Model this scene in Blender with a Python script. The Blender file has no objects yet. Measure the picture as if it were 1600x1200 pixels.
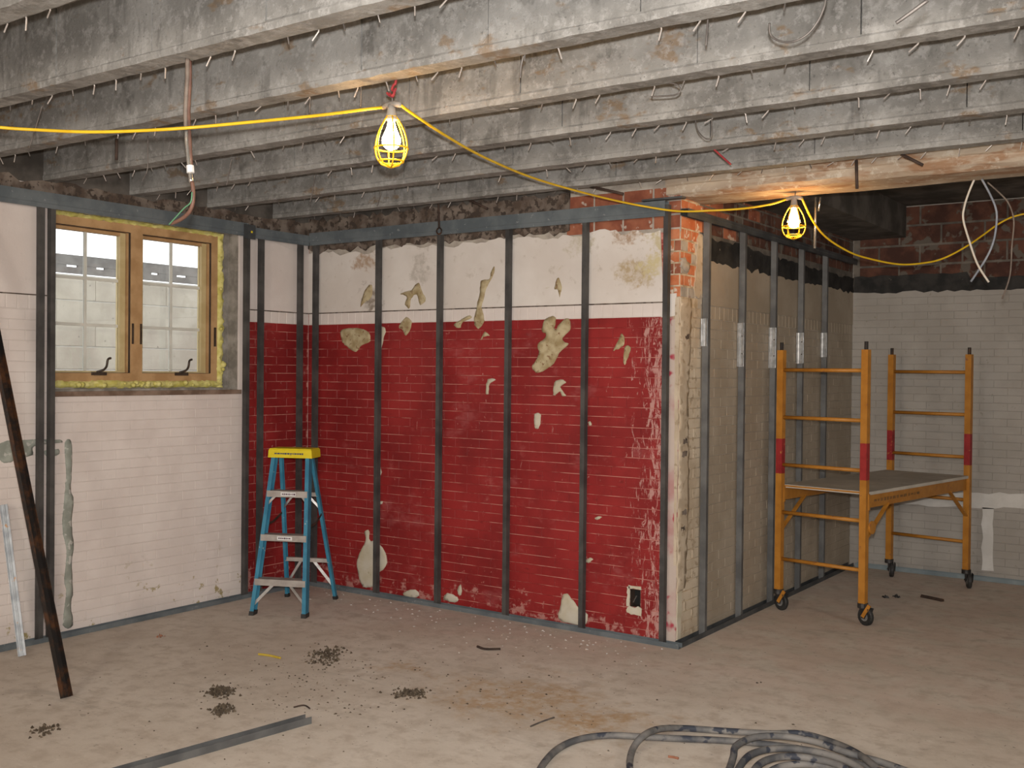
import bpy, bmesh, math, random
from mathutils import Vector, Matrix
from mathutils.geometry import delaunay_2d_cdt
random.seed(7)
SC = bpy.context.scene
COL = SC.collection

# ------------------------------------------------------------------ camera
F_PX, YAW, PIT, ROL, CAM_H = 1655.965, 0.608034, 0.012087, 0.009798, 1.70
_f0 = Vector((-math.sin(YAW), math.cos(YAW), 0)); _r0 = Vector((math.cos(YAW), math.sin(YAW), 0)); _u0 = Vector((0, 0, 1))
C_W = _f0*math.cos(PIT) - _u0*math.sin(PIT)
_u2 = _u0*math.cos(PIT) + _f0*math.sin(PIT)
C_R = _r0*math.cos(ROL) + _u2*math.sin(ROL)
C_U = _u2*math.cos(ROL) - _r0*math.sin(ROL)
C_O = Vector((0, 0, CAM_H))
cd = bpy.data.cameras.new('camera'); cam = bpy.data.objects.new('camera', cd); COL.objects.link(cam)
cd.sensor_width = 36; cd.lens = F_PX/1600*36; cd.clip_start = 0.05
m3 = Matrix((C_R, C_U, -C_W)).transposed()
cam.matrix_world = Matrix.Translation(C_O) @ m3.to_4x4()
SC.camera = cam

# ------------------------------------------------------------------ world: bright overcast sky
W = bpy.data.worlds.new('overcast_sky'); SC.world = W; W.use_nodes = True
bg = W.node_tree.nodes['Background']; bg.inputs[0].default_value = (0.93, 0.96, 1.0, 1); bg.inputs[1].default_value = 2.4

# the camera's own flash, a hand's width above the lens
FLASH_W = 900
fl = bpy.data.lights.new('camera_flash', 'SPOT'); fl.energy = FLASH_W; fl.color = (1.0, 0.97, 0.93)
fl.spot_size = math.radians(90); fl.spot_blend = 1.0; fl.shadow_soft_size = 0.03
flo = bpy.data.objects.new('camera_flash', fl); COL.objects.link(flo)
flo.matrix_world = Matrix.Translation(C_O + Vector((0, 0, 0.11))) @ m3.to_4x4()

# added fill lights without lamp bodies, unseen outside the frame, to brighten the room
for i, (x, y, e) in enumerate([(0.6, -0.9, 290), (-2.0, -1.3, 200), (2.0, 4.6, 100)]):
    l = bpy.data.lights.new('unseen_fill_light', 'POINT'); l.energy = e; l.color = (1.0, 0.90, 0.78); l.shadow_soft_size = 0.30
    o = bpy.data.objects.new('unseen_fill_light', l); COL.objects.link(o); o.location = (x, y, 2.35)

vs = SC.view_settings
vs.view_transform = 'Standard'; vs.look = 'None'; vs.gamma = 1.0; vs.exposure = 0.0; vs.use_curve_mapping = False
try:
    SC.cycles.use_denoising = True
    SC.cycles.max_bounces = 5; SC.cycles.diffuse_bounces = 3; SC.cycles.glossy_bounces = 2; SC.cycles.transparent_max_bounces = 8
    SC.cycles.use_adaptive_sampling = True; SC.cycles.adaptive_threshold = 0.03
    SC.cycles.sample_clamp_indirect = 6
except Exception:
    pass

# ------------------------------------------------------------------ helpers
def at(px, py, ax, v):
    """point where the sight line of a photo pixel meets the plane axis=v"""
    R = C_W*F_PX + C_R*(px-800) + C_U*(600-py)
    return C_O + R*((v-C_O[ax])/R[ax])

def proj(P):
    d = Vector(P)-C_O; z = d.dot(C_W)
    if z < .05: return (-9999, -9999, z)
    return (800+F_PX*d.dot(C_R)/z, 600-F_PX*d.dot(C_U)/z, z)

class MB:
    def __init__(s): s.v = []; s.f = []; s.m = []
    def add(s, vs, fs, mi=0):
        b = len(s.v); s.v += [tuple(x) for x in vs]; s.f += [tuple(b+i for i in f) for f in fs]; s.m += [mi]*len(fs); return s
    def box(s, x0, x1, y0, y1, z0, z1, mi=0):
        vs = [(x, y, z) for z in (z0, z1) for y in (y0, y1) for x in (x0, x1)]
        return s.add(vs, [(0,2,3,1),(4,5,7,6),(0,1,5,4),(2,6,7,3),(0,4,6,2),(1,3,7,5)], mi)
    def bar(s, a, b, w, h, up=(0,0,1), mi=0):
        """rectangular bar from a to b, w across, h along 'up'"""
        a, b = Vector(a), Vector(b); d = (b-a).normalized(); u = Vector(up); sd = d.cross(u)
        if sd.length < 1e-4: u = Vector((1,0,0)); sd = d.cross(u)
        sd.normalize(); u = sd.cross(d).normalized()
        vs = []
        for p in (a, b):
            for i, j in ((-1,-1),(1,-1),(1,1),(-1,1)): vs.append(p+sd*(i*w/2)+u*(j*h/2))
        return s.add(vs, [(0,1,2,3),(7,6,5,4),(0,4,5,1),(1,5,6,2),(2,6,7,3),(3,7,4,0)], mi)
    def tube(s, pts, r, n=8, closed=False, mi=0, cap=True):
        pts = [Vector(p) for p in pts]; L = len(pts); rs = r if isinstance(r, (list, tuple)) else [r]*L
        vs = []; ref = Vector((0.13, 0.21, 0.97))
        t0 = (pts[1]-pts[0]).normalized(); nrm = t0.cross(ref)
        if nrm.length < 1e-3: nrm = t0.cross(Vector((1,0,0)))
        nrm.normalize()
        for i in range(L):
            if closed: t = pts[(i+1) % L]-pts[i-1]
            else: t = pts[min(i+1, L-1)]-pts[max(i-1, 0)]
            t.normalize(); nrm = (nrm - t*nrm.dot(t)).normalized(); bn = t.cross(nrm)
            for k in range(n):
                a = 2*math.pi*k/n; vs.append(pts[i]+(nrm*math.cos(a)+bn*math.sin(a))*rs[i])
        fs = []
        for i in range(L if closed else L-1):
            j = (i+1) % L
            for k in range(n): fs.append((i*n+k, i*n+(k+1) % n, j*n+(k+1) % n, j*n+k))
        if cap and not closed:
            fs.append(tuple(range(n-1, -1, -1))); fs.append(tuple((L-1)*n+k for k in range(n)))
        return s.add(vs, fs, mi)
    def lathe(s, prof, c=(0,0,0), n=16, mi=0):
        vs = []; c = Vector(c)
        for r, z in prof:
            for k in range(n):
                a = 2*math.pi*k/n; vs.append(c+Vector((r*math.cos(a), r*math.sin(a), z)))
        fs = []
        for i in range(len(prof)-1):
            for k in range(n): fs.append((i*n+k, i*n+(k+1) % n, (i+1)*n+(k+1) % n, (i+1)*n+k))
        return s.add(vs, fs, mi)
    def extrude(s, prof, a, b, ux, uy, mi=0):
        """closed 2D profile (in ux,uy) swept from a to b"""
        a, b, ux, uy = map(Vector, (a, b, ux, uy)); n = len(prof)
        vs = [a+ux*x+uy*y for x, y in prof]+[b+ux*x+uy*y for x, y in prof]
        fs = [(i, (i+1) % n, n+(i+1) % n, n+i) for i in range(n)]
        fs += [tuple(range(n-1, -1, -1)), tuple(range(n, 2*n))]
        return s.add(vs, fs, mi)
    def build(s, name, mats, parent=None, smooth=False, loc=None):
        me = bpy.data.meshes.new(name)
        org = Vector(loc) if loc is not None else Vector((0,0,0))
        me.from_pydata([tuple(Vector(v)-org) for v in s.v], [], s.f)
        if not isinstance(mats, (list, tuple)): mats = [mats]
        for m in mats: me.materials.append(m)
        me.polygons.foreach_set('material_index', s.m)
        bm = bmesh.new(); bm.from_mesh(me); bmesh.ops.recalc_face_normals(bm, faces=bm.faces)
        bm.to_mesh(me); bm.free()
        if smooth: me.polygons.foreach_set('use_smooth', [True]*len(me.polygons))
        me.update()
        o = bpy.data.objects.new(name, me); COL.objects.link(o); o.location = org
        if parent is not None: attach(o, parent)
        return o

_wm = {}
def attach(o, p):
    o.parent = p
    # parents of parts stand unrotated unless registered here
    pm = world_of(p)
    o.matrix_parent_inverse = pm.inverted()
def world_of(o):
    m = Matrix.LocRotScale(o.location, o.rotation_euler, o.scale)
    if o.parent: m = world_of(o.parent) @ o.matrix_parent_inverse @ m
    return m
def tag(o, label, cat, group=None):
    o['label'] = label; o['category'] = cat
    if group: o['group'] = group
    return o
def struct(o, label=None, cat=None):
    o['kind'] = 'structure'
    if label: o['label'] = label
    if cat: o['category'] = cat
    return o
def empty(name, loc):
    o = bpy.data.objects.new(name, None); COL.objects.link(o); o.location = loc; o.empty_display_size = .05
    return o
def smooth_path(pts, n=6, closed=False):
    P = [Vector(p) for p in pts]; out = []; L = len(P)
    rng = range(L) if closed else range(L-1)
    for i in rng:
        if closed: p0, p1, p2, p3 = P[i-1], P[i], P[(i+1) % L], P[(i+2) % L]
        else: p0, p1, p2, p3 = P[max(i-1,0)], P[i], P[i+1], P[min(i+2,L-1)]
        for k in range(n):
            t = k/n
            out.append(.5*((2*p1)+(p2-p0)*t+(2*p0-5*p1+4*p2-p3)*t*t+(3*p1-p0-3*p2+p3)*t**3))
    if not closed: out.append(P[-1])
    return out

# ------------------------------------------------------------------ materials
def hexlin(r, g, b):
    f = lambda c: (c/255/12.92) if c/255 <= .04045 else ((c/255+.055)/1.055)**2.4
    return (f(r), f(g), f(b))
class NT:
    def __init__(s, name):
        s.mat = bpy.data.materials.new(name); s.mat.use_nodes = True; s.t = s.mat.node_tree; s.n = s.t.nodes
        s.b = s.n['Principled BSDF']; s.g = s.n.new('ShaderNodeNewGeometry'); s.pos = s.g.outputs['Position']
    def link(s, a, b): s.t.links.new(a, b)
    def noise(s, scale, detail=4, rough=.55, vec=None, stretch=None, dist=0):
        v = vec or s.pos
        if stretch:
            mp = s.n.new('ShaderNodeMapping'); mp.inputs['Scale'].default_value = stretch; s.link(v, mp.inputs[0]); v = mp.outputs[0]
        n = s.n.new('ShaderNodeTexNoise'); n.inputs['Scale'].default_value = scale; n.inputs['Detail'].default_value = min(detail, 4)
        n.inputs['Roughness'].default_value = rough; n.inputs['Distortion'].default_value = dist
        s.link(v, n.inputs['Vector']); return n.outputs['Fac']
    def ramp(s, fac, a, b, va=0., vb=1.):
        r = s.n.new('ShaderNodeMapRange'); r.interpolation_type = 'SMOOTHSTEP'
        r.inputs['From Min'].default_value = a; r.inputs['From Max'].default_value = b
        r.inputs['To Min'].default_value = va; r.inputs['To Max'].default_value = vb
        s.link(fac, r.inputs['Value']); return r.outputs['Result']
    def math(s, op, a, b=None):
        m = s.n.new('ShaderNodeMath'); m.operation = op
        for i, x in enumerate((a, b)):
            if x is None: continue
            if isinstance(x, (int, float)): m.inputs[i].default_value = x
            else: s.link(x, m.inputs[i])
        return m.outputs[0]
    def mix(s, fac, a, b):
        m = s.n.new('ShaderNodeMix'); m.data_type = 'RGBA'
        if isinstance(fac, (int, float)): m.inputs[0].default_value = fac
        else: s.link(fac, m.inputs[0])
        for i, x in ((6, a), (7, b)):
            if isinstance(x, tuple): m.inputs[i].default_value = (*x[:3], 1)
            else: s.link(x, m.inputs[i])
        return m.outputs[2]
    def dist(s, c, stretch=(1,1,1)):
        a = s.n.new('ShaderNodeVectorMath'); a.operation = 'SUBTRACT'; s.link(s.pos, a.inputs[0]); a.inputs[1].default_value = c
        b = s.n.new('ShaderNodeVectorMath'); b.operation = 'MULTIPLY'; s.link(a.outputs[0], b.inputs[0]); b.inputs[1].default_value = stretch
        d = s.n.new('ShaderNodeVectorMath'); d.operation = 'LENGTH'; s.link(b.outputs[0], d.inputs[0]); return d.outputs['Value']
    def axis(s, k):
        x = s.n.new('ShaderNodeSeparateXYZ'); s.link(s.pos, x.inputs[0]); return x.outputs[k]
    def out(s, col, rough=.8, metal=0, bump=None, bstr=.3, bdist=.004, spec=.3):
        if isinstance(col, tuple): s.b.inputs['Base Color'].default_value = (*col[:3], 1)
        else: s.link(col, s.b.inputs['Base Color'])
        if isinstance(rough, (int, float)): s.b.inputs['Roughness'].default_value = rough
        else: s.link(rough, s.b.inputs['Roughness'])
        s.b.inputs['Metallic'].default_value = metal; s.b.inputs['Specular IOR Level'].default_value = spec
        if bump is not None:
            b = s.n.new('ShaderNodeBump'); b.inputs['Strength'].default_value = bstr; b.inputs['Distance'].default_value = bdist
            s.link(bump, b.inputs['Height']); s.link(b.outputs[0], s.b.inputs['Normal'])
        return s.mat

def mottled(name, a, b, scale=6, rough=.8, metal=0, speck=None, speck_amt=.68, speck_scale=30, bstr=.3, bscale=40, spec=.3, lo=.35, hi=.65):
    t = NT(name); c = t.mix(t.ramp(t.noise(scale), lo, hi), a, b)
    if speck: c = t.mix(t.ramp(t.noise(speck_scale, 3), speck_amt, speck_amt+.06), c, speck)
    return t.out(c, rough, metal, t.noise(bscale, 4), bstr, spec=spec)

M = {}
def floor_mat():
    t = NT('concrete_floor')
    base = t.mix(t.ramp(t.noise(1.3, 6, .6), .3, .7), (.52,.455,.39), (.62,.56,.495))
    base = t.mix(t.ramp(t.noise(9, 5, .65), .42, .72), base, (.45,.385,.325))
    base = t.mix(t.ramp(t.noise(24, 3, .6, stretch=(.5,1,1)), .64, .74, 0, .5), base, (.70,.65,.59))
    # scuff streaks
    base = t.mix(t.ramp(t.noise(3.2, 6, .7, stretch=(.35,1.3,1), dist=.6), .60, .70, 0, .45), base, (.37,.325,.28))
    # rust bloom in the middle of the floor
    n = t.noise(3.2, 6, .7)
    for c, st, r in (((-3.10,4.55,0),(1,1.1,1),.62), ((-3.95,4.6,0),(1.2,1.6,1),.26), ((-2.55,4.5,0),(1,1.2,1),.38)):
        d = t.math('ADD', t.dist(c, st), t.math('MULTIPLY', t.math('SUBTRACT', n, .5), 1.3))
        base = t.mix(t.math('MULTIPLY', t.ramp(d, r*.25, r, 1, 0), t.ramp(t.noise(11, 5, .7), .36, .62, .08, .72)), base, (.40,.25,.12))
    # pinker tint, stronger towards the red wall
    w = t.ramp(t.axis(1), 4.7, 5.9, 0, .35)
    base = t.mix(t.math('MULTIPLY', w, t.ramp(t.noise(4, 4), .35, .6)), base, (.58,.42,.36))
    # dark crumb specks
    base = t.mix(t.ramp(t.noise(16, 3, .6, stretch=(.6,1.2,1)), .66, .72, 0, .55), base, (.30,.25,.21))
    base = t.mix(t.ramp(t.noise(46, 2, .5), .70, .75, 0, .8), base, (.09,.075,.06))
    base = t.mix(t.ramp(t.noise(60, 2, .5, stretch=(1,1.4,1)), .735, .76, 0, .8), base, (.75,.70,.64))
    return t.out(base, .86, 0, t.noise(30, 6, .6), .35, .004)
M['floor'] = floor_mat()
def joist_mat():
    t = NT('joist_concrete')
    c = t.mix(t.ramp(t.noise(2.2, 6, .65), .32, .7), (.17,.165,.155), (.29,.285,.272))
    c = t.mix(t.ramp(t.noise(7, 5, .7, dist=.5), .52, .72, 0, .6), c, (.37,.365,.35))
    c = t.mix(t.ramp(t.noise(3.3, 5, .7, stretch=(1,1,.6)), .60, .70, 0, .7), c, (.09,.085,.078))
    c = t.mix(t.ramp(t.noise(4.2, 4, .7, stretch=(.8,.8,1.6)), .59, .67, 0, .65), c, (.19,.12,.06))
    c = t.mix(t.ramp(t.noise(22, 4, .75), .50, .64, 0, .42), c, (.40,.395,.385))
    c = t.mix(t.ramp(t.noise(13, 4, .75), .56, .68, 0, .45), c, (.11,.105,.098))
    c = t.mix(t.ramp(t.noise(2.6, 5, .7, stretch=(2.2,1,.5)), .56, .66, 0, .5), c, (.10,.096,.09))
    c = t.mix(t.ramp(t.noise(70, 3, .6), .62, .72, 0, .6), c, (.08,.078,.074))
    return t.out(c, .92, 0, t.noise(45, 6, .65), .6, .006)
M['joist'] = joist_mat()
M['slab'] = mottled('slab_concrete', (.20,.19,.175), (.30,.29,.27), 2, .95, bstr=.5)
M['dark_slab'] = mottled('dark_slab_concrete', (.055,.049,.043), (.12,.107,.095), 4, .95, bstr=.5)  # darker version of the slab concrete, for the far bay and wall heads
def beam_mat():
    t = NT('beam_concrete')
    c = t.mix(t.ramp(t.noise(2.5, 6, .65, stretch=(.4,1,1)), .35, .65), (.34,.27,.205), (.50,.42,.33))
    c = t.mix(t.ramp(t.noise(9, 5, .7, stretch=(.3,1,1)), .46, .62, 0, .8), c, (.27,.14,.07))
    c = t.mix(t.ramp(t.noise(14, 5, .7), .55, .68, 0, .6), c, (.60,.55,.47))
    return t.out(c, .9, 0, t.noise(35, 6, .65), .6, .006)
M['beam'] = beam_mat()
def white_mat():
    t = NT('white_painted_brick')
    c = t.mix(t.ramp(t.noise(3, 5), .3, .7), (.60,.535,.505), (.68,.62,.59))
    c = t.mix(t.ramp(t.noise(16, 5, .7), .62, .75, 0, .35), c, (.45,.40,.36))
    low = t.ramp(t.axis(2), .55, .05, 0, 1)
    c = t.mix(t.math('MULTIPLY', low, t.ramp(t.noise(7, 6, .75), .60, .66)), c, (.33,.27,.13))
    return t.out(c, .62, 0, t.noise(60, 4), .25, .003)
M['white'] = white_mat()
STAINS = [(-3.22,2.33,1.5,.17,(.40,.31,.19)),(-3.10,2.38,1.2,.11,(.52,.45,.26)),(-3.30,2.57,1.4,.11,(.36,.25,.17)),(-3.62,2.56,1.0,.12,(.47,.42,.33)),(-5.55,2.53,1.6,.13,(.38,.27,.19)),(-5.48,2.24,.9,.11,(.24,.20,.16)),(-3.05,2.52,1.0,.08,(.50,.43,.27)),(-5.0,2.45,.8,.10,(.45,.41,.37))]
def plaster_mat():
    t = NT('white_plaster')
    c = t.mix(t.ramp(t.noise(2.6, 5), .3, .7), (.58,.53,.49), (.66,.62,.585))
    c = t.mix(t.ramp(t.noise(9, 6, .75), .58, .74, 0, .55), c, (.38,.33,.27))
    c = t.mix(t.ramp(t.noise(5, 5, .7, dist=1), .66, .74, 0, .5), c, (.42,.36,.22))
    n = t.noise(9, 4, .75); n2 = t.noise(26, 3, .7)
    for (u, z, st, r, col) in STAINS:
        d = t.math('ADD', t.dist((u, 6.0, z), (1, 0, st)), t.math('MULTIPLY', t.math('SUBTRACT', n, .5), .42))
        c = t.mix(t.math('MULTIPLY', t.ramp(d, r*.45, r, 1, 0), t.ramp(n2, .36, .6, .35, .95)), c, col)
    return t.out(c, .8, 0, t.noise(25, 6), .35, .004)
M['plaster'] = plaster_mat()
def red_mat():
    t = NT('red_painted_brick')
    c = t.mix(t.ramp(t.noise(2.0, 5, .6), .3, .7), (.175,.012,.013), (.285,.022,.022))
    c = t.mix(t.ramp(t.noise(11, 5, .7, stretch=(1,1,2.5)), .6, .72, 0, .5), c, (.10,.010,.010))
    c = t.mix(t.ramp(t.noise(4.5, 6, .72), .60, .74, 0, .35), c, (.40,.13,.125))
    # pale scratches, dense towards the outer corner
    sc = t.noise(14, 6, .75, stretch=(2.2,1,.6), dist=1.2)
    wear = t.ramp(t.axis(0), -3.36, -2.98, 0, 1.25)
    thr = t.math('ADD', sc, t.math('MULTIPLY', wear, .16))
    c = t.mix(t.ramp(thr, .66, .72, 0, .75), c, (.50,.30,.27))
    c = t.mix(t.ramp(t.noise(38, 3, .6), .715, .75, 0, .8), c, (.52,.36,.31))
    c = t.mix(t.ramp(t.noise(2.3, 4, .75, stretch=(1,1,1.8)), .56, .70, 0, .30), c, (.36,.12,.12))
    # scuffs near the floor
    low = t.ramp(t.axis(2), .45, .05, 0, .16)
    c = t.mix(t.ramp(t.math('ADD', t.noise(9, 6, .7), low), .68, .76, 0, .7), c, (.46,.24,.21))
    return t.out(c, .5, 0, t.noise(60, 4), .25, .003)
M['red'] = red_mat()
def red_mortar():
    t = NT('red_painted_joint')
    f = t.ramp(t.noise(5, 5, .7, stretch=(1,1,6)), .40, .60)
    c = t.mix(f, (.24,.022,.02), (.50,.22,.18))
    return t.out(c, .75)
M['redjoint'] = red_mortar()
M['whitejoint'] = mottled('white_painted_joint', (.57,.51,.48), (.63,.575,.545), 8, .7)
M['tan'] = mottled('tan_painted_brick', (.305,.255,.195), (.365,.31,.245), 3, .6, speck=(.22,.18,.14), bstr=.25)
M['tanjoint'] = mottled('tan_painted_joint', (.34,.295,.24), (.41,.36,.30), 6, .7)
M['greytan'] = mottled('grey_painted_brick', (.285,.265,.24), (.33,.31,.285), 3, .6, speck=(.24,.22,.19), bstr=.25)
M['greyjoint'] = mottled('grey_painted_joint', (.275,.255,.23), (.32,.30,.275), 6, .7)
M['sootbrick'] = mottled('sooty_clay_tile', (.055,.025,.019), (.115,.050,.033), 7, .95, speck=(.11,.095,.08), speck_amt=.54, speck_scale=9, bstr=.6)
M['sootmortar'] = mottled('sooty_mortar', (.09,.08,.07), (.16,.14,.12), 9, .95, bstr=.6)
M['brick'] = mottled('bare_red_brick', (.20,.062,.036), (.31,.115,.065), 8, .9, speck=(.42,.34,.29), speck_amt=.60, speck_scale=14, bstr=.6)
M['orange'] = mottled('bare_orange_brick', (.42,.115,.042), (.52,.20,.10), 9, .9, speck=(.58,.47,.38), speck_amt=.56, speck_scale=16, bstr=.6)
M['mortar'] = mottled('grey_mortar', (.30,.265,.23), (.42,.38,.33), 10, .95, speck=(.22,.10,.07), speck_scale=9, bstr=.6)
M['rubble'] = mottled('sooty_brick_rubble', (.085,.06,.046), (.19,.155,.13), 9, .95, speck=(.06,.045,.036), speck_amt=.52, speck_scale=24, bstr=1, bscale=30)
M['beige'] = mottled('bare_beige_brick', (.42,.34,.25), (.53,.45,.35), 5, .9, speck=(.34,.27,.19), speck_amt=.58, speck_scale=19, bstr=.5)
M['beigejoint'] = mottled('beige_rough_mortar', (.34,.26,.17), (.55,.45,.33), 14, .95, bstr=.7)
M['dustpink'] = mottled('dusty_pink_plaster', (.47,.39,.345), (.40,.215,.205), 3.2, .85, speck=(.36,.045,.07), speck_amt=.57, speck_scale=5.5, bstr=.5, lo=.45, hi=.7)
M['adhesive'] = mottled('dried_adhesive', (.30,.23,.12), (.46,.39,.25), 14, .8, speck=(.24,.15,.08), speck_amt=.60, speck_scale=34, bstr=.9, bscale=30)
M['stain'] = mottled('brown_stained_plaster', (.50,.42,.31), (.60,.54,.44), 6, .85, speck=(.36,.28,.18), speck_amt=.57, speck_scale=18, bstr=.6)
M['patch'] = mottled('grey_cream_plaster_patch', (.46,.41,.30), (.53,.49,.41), 6, .9, speck=(.34,.30,.22), speck_scale=16, bstr=.6)
M['tar'] = mottled('black_mastic', (.012,.012,.012), (.032,.030,.028), 8, .75, speck=(.20,.17,.14), speck_amt=.70, speck_scale=22, bstr=.7)
M['residue'] = mottled('grey_green_residue', (.22,.235,.205), (.33,.35,.31), 9, .9, speck=(.45,.44,.41), speck_amt=.58, speck_scale=20)
M['whitestrip'] = mottled('off_white_filler', (.50,.49,.47), (.58,.57,.55), 6, .85)
M['stud'] = mottled('dark_steel_stud', (.050,.048,.048), (.088,.085,.082), 6, .55, .25, bstr=.1)
M['stud_grey'] = mottled('grey_steel_stud', (.10,.102,.105), (.155,.158,.16), 6, .5, .4, bstr=.1)
M['track'] = mottled('blue_grey_steel_track', (.105,.125,.14), (.155,.178,.192), 6, .55, .25, speck=(.23,.25,.26), speck_amt=.66, bstr=.15)
M['track_dark'] = mottled('dark_grey_steel_track', (.055,.060,.065), (.095,.10,.105), 6, .55, .3, bstr=.15)
M['track_pale'] = mottled('pale_blue_steel_track', (.16,.20,.22), (.21,.25,.265), 6, .6, .2, bstr=.15)
M['galv'] = mottled('bright_galvanised_steel', (.46,.48,.50), (.66,.68,.70), 26, .34, .8, bstr=.15)
M['galvdull'] = mottled('dull_galvanised_steel', (.26,.28,.30), (.40,.42,.44), 14, .55, .35, speck=(.42,.25,.14), speck_amt=.64, speck_scale=18, bstr=.15)
M['slotdark'] = mottled('black_slot', (.006,.006,.006), (.012,.012,.012), 6, .9)
def rust_mat():
    t = NT('rusty_dark_steel')
    c = t.mix(t.ramp(t.noise(7, 5, .7), .45, .66), (.022,.019,.018), (.11,.048,.022))
    return t.out(c, .5, .35, t.noise(60, 4), .3)
M['rusty'] = rust_mat()
M['darkmetal'] = mottled('dark_rusted_rod', (.035,.024,.020), (.07,.045,.035), 20, .8, .2)
M['wire'] = mottled('tie_wire_grey', (.10,.09,.085), (.17,.155,.145), 20, .55, .5)
M['wirelight'] = mottled('wire_clip_grey', (.34,.31,.29), (.46,.43,.41), 20, .5, .4)
M['wirewhite'] = mottled('white_cable', (.50,.46,.40), (.56,.52,.46), 20, .5)
M['wireblue'] = mottled('grey_blue_cable', (.19,.21,.25), (.26,.28,.32), 20, .5)
M['redwire'] = mottled('red_string', (.22,.02,.03), (.32,.04,.04), 30, .7)
M['cord'] = mottled('yellow_cord', (.58,.36,.012), (.66,.43,.02), 12, .45, bstr=.05)
M['cage'] = mottled('yellow_plastic_cage', (.80,.45,.015), (.86,.50,.02), 12, .4, bstr=.05)
M['socket'] = mottled('grey_rubber_socket', (.20,.18,.16), (.28,.255,.225), 14, .6)
def bulb_mat():
    t = NT('lit_bulb'); t.out((1,.9,.7), .3)
    t.b.inputs['Emission Color'].default_value = (1.0, .60, .24, 1); t.b.inputs['Emission Strength'].default_value = 125
    return t.mat
M['bulb'] = bulb_mat()
M['blue'] = mottled('blue_fibreglass', (.028,.155,.255), (.045,.205,.315), 9, .5, speck=(.34,.42,.44), speck_amt=.69, speck_scale=26)
M['yellowcap'] = mottled('yellow_plastic_cap', (.60,.47,.012), (.66,.53,.02), 9, .5, speck=(.40,.30,.04), speck_scale=24)
M['alu'] = mottled('dusty_aluminium', (.33,.30,.28), (.43,.40,.375), 11, .5, .35)
M['alubright'] = mottled('bright_aluminium_brace', (.55,.55,.55), (.70,.70,.70), 14, .3, .8)
M['sticker'] = mottled('white_sticker', (.60,.60,.60), (.66,.66,.66), 10, .5)
M['ink'] = mottled('dark_print', (.06,.03,.05), (.10,.04,.06), 60, .6)
M['inkblue'] = mottled('blue_black_print', (.03,.04,.09), (.06,.07,.12), 60, .6)
M['rail_ink'] = mottled('faded_brown_stencil', (.14,.075,.03), (.22,.11,.04), 30, .7)
M['scaff'] = mottled('orange_yellow_scaffold_paint', (.33,.135,.018), (.41,.178,.028), 9, .45, speck=(.24,.10,.04), speck_amt=.66, speck_scale=24)
M['scaffred'] = mottled('red_scaffold_paint', (.22,.016,.018), (.29,.025,.025), 14, .5, speck=(.45,.20,.06), speck_amt=.66)
M['ply'] = mottled('grey_scaffold_deck', (.42,.385,.335), (.50,.465,.41), 5, .8, speck=(.18,.15,.12), speck_scale=12)
M['rubber'] = mottled('black_caster_rubber', (.018,.018,.018), (.035,.034,.033), 18, .6)
M['forkmetal'] = mottled('dark_caster_fork', (.035,.033,.032), (.065,.06,.058), 18, .5, .5)
M['hubmetal'] = mottled('grey_wheel_hub', (.22,.22,.22), (.33,.33,.33), 18, .45, .5)
M['wood'] = mottled('window_oak', (.36,.215,.10), (.46,.29,.145), 8, .5, bstr=.2)
M['sash'] = mottled('pale_sash_wood', (.46,.36,.18), (.53,.43,.235), 8, .5, bstr=.2)
M['gasket'] = mottled('dark_window_gasket', (.035,.025,.018), (.06,.04,.03), 10, .7)
M['muntin'] = mottled('white_muntin', (.55,.55,.50), (.62,.62,.57), 10, .5)
M['foam'] = mottled('yellow_spray_foam', (.50,.45,.12), (.66,.60,.24), 18, .85, speck=(.36,.32,.08), speck_scale=30, bstr=1, bscale=26)
M['crank'] = mottled('dark_bronze_crank', (.05,.038,.03), (.085,.065,.05), 14, .45, .5)
M['sillwood'] = mottled('weathered_sill_board', (.13,.085,.06), (.24,.17,.13), 9, .8)
M['reveal'] = mottled('rough_grey_render', (.18,.165,.145), (.33,.305,.275), 9, .95, speck=(.14,.13,.11), speck_scale=18, bstr=.9)
def glass_mat():
    t = NT('window_glass'); n = t.n
    tr = n.new('ShaderNodeBsdfTransparent'); tr.inputs[0].default_value = (.96,.96,.95,1)
    gl = n.new('ShaderNodeBsdfGlossy'); gl.inputs['Roughness'].default_value = .02
    fr = n.new('ShaderNodeFresnel'); fr.inputs[0].default_value = 1.45
    mx = n.new('ShaderNodeMixShader'); t.link(fr.outputs[0], mx.inputs[0]); t.link(tr.outputs[0], mx.inputs[1]); t.link(gl.outputs[0], mx.inputs[2])
    t.link(mx.outputs[0], n['Material Output'].inputs['Surface']); return t.mat
M['glass'] = glass_mat()
M['outblock'] = mottled('weathered_outdoor_block', (.42,.385,.32), (.51,.475,.40), 3, .9, speck=(.24,.23,.20), speck_scale=14, bstr=.4)
M['outjoint'] = mottled('pale_outdoor_joint', (.50,.49,.45), (.56,.55,.50), 8, .9)
M['fence'] = mottled('dark_fence_board', (.16,.15,.14), (.22,.21,.195), 6, .8)
M['ground'] = mottled('outdoor_gravel', (.22,.21,.18), (.30,.285,.25), 8, .95)
M['hose'] = mottled('dusty_grey_cable', (.07,.072,.078), (.19,.18,.17), 7, .65, speck=(.035,.04,.055), speck_amt=.55, speck_scale=12, bstr=.3)
M['dirt'] = mottled('dark_soil', (.050,.037,.026), (.11,.085,.06), 40, .95)
M['conduit'] = mottled('steel_conduit', (.52,.50,.47), (.66,.64,.60), 20, .25, .9)
M['brownsheath'] = mottled('brown_cable_sheath', (.115,.090,.075), (.18,.145,.12), 14, .55)
M['copper'] = mottled('brown_insulated_wire', (.09,.045,.035), (.14,.075,.055), 14, .5)
M['green'] = mottled('green_wire', (.06,.16,.09), (.09,.21,.12), 14, .5)
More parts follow.
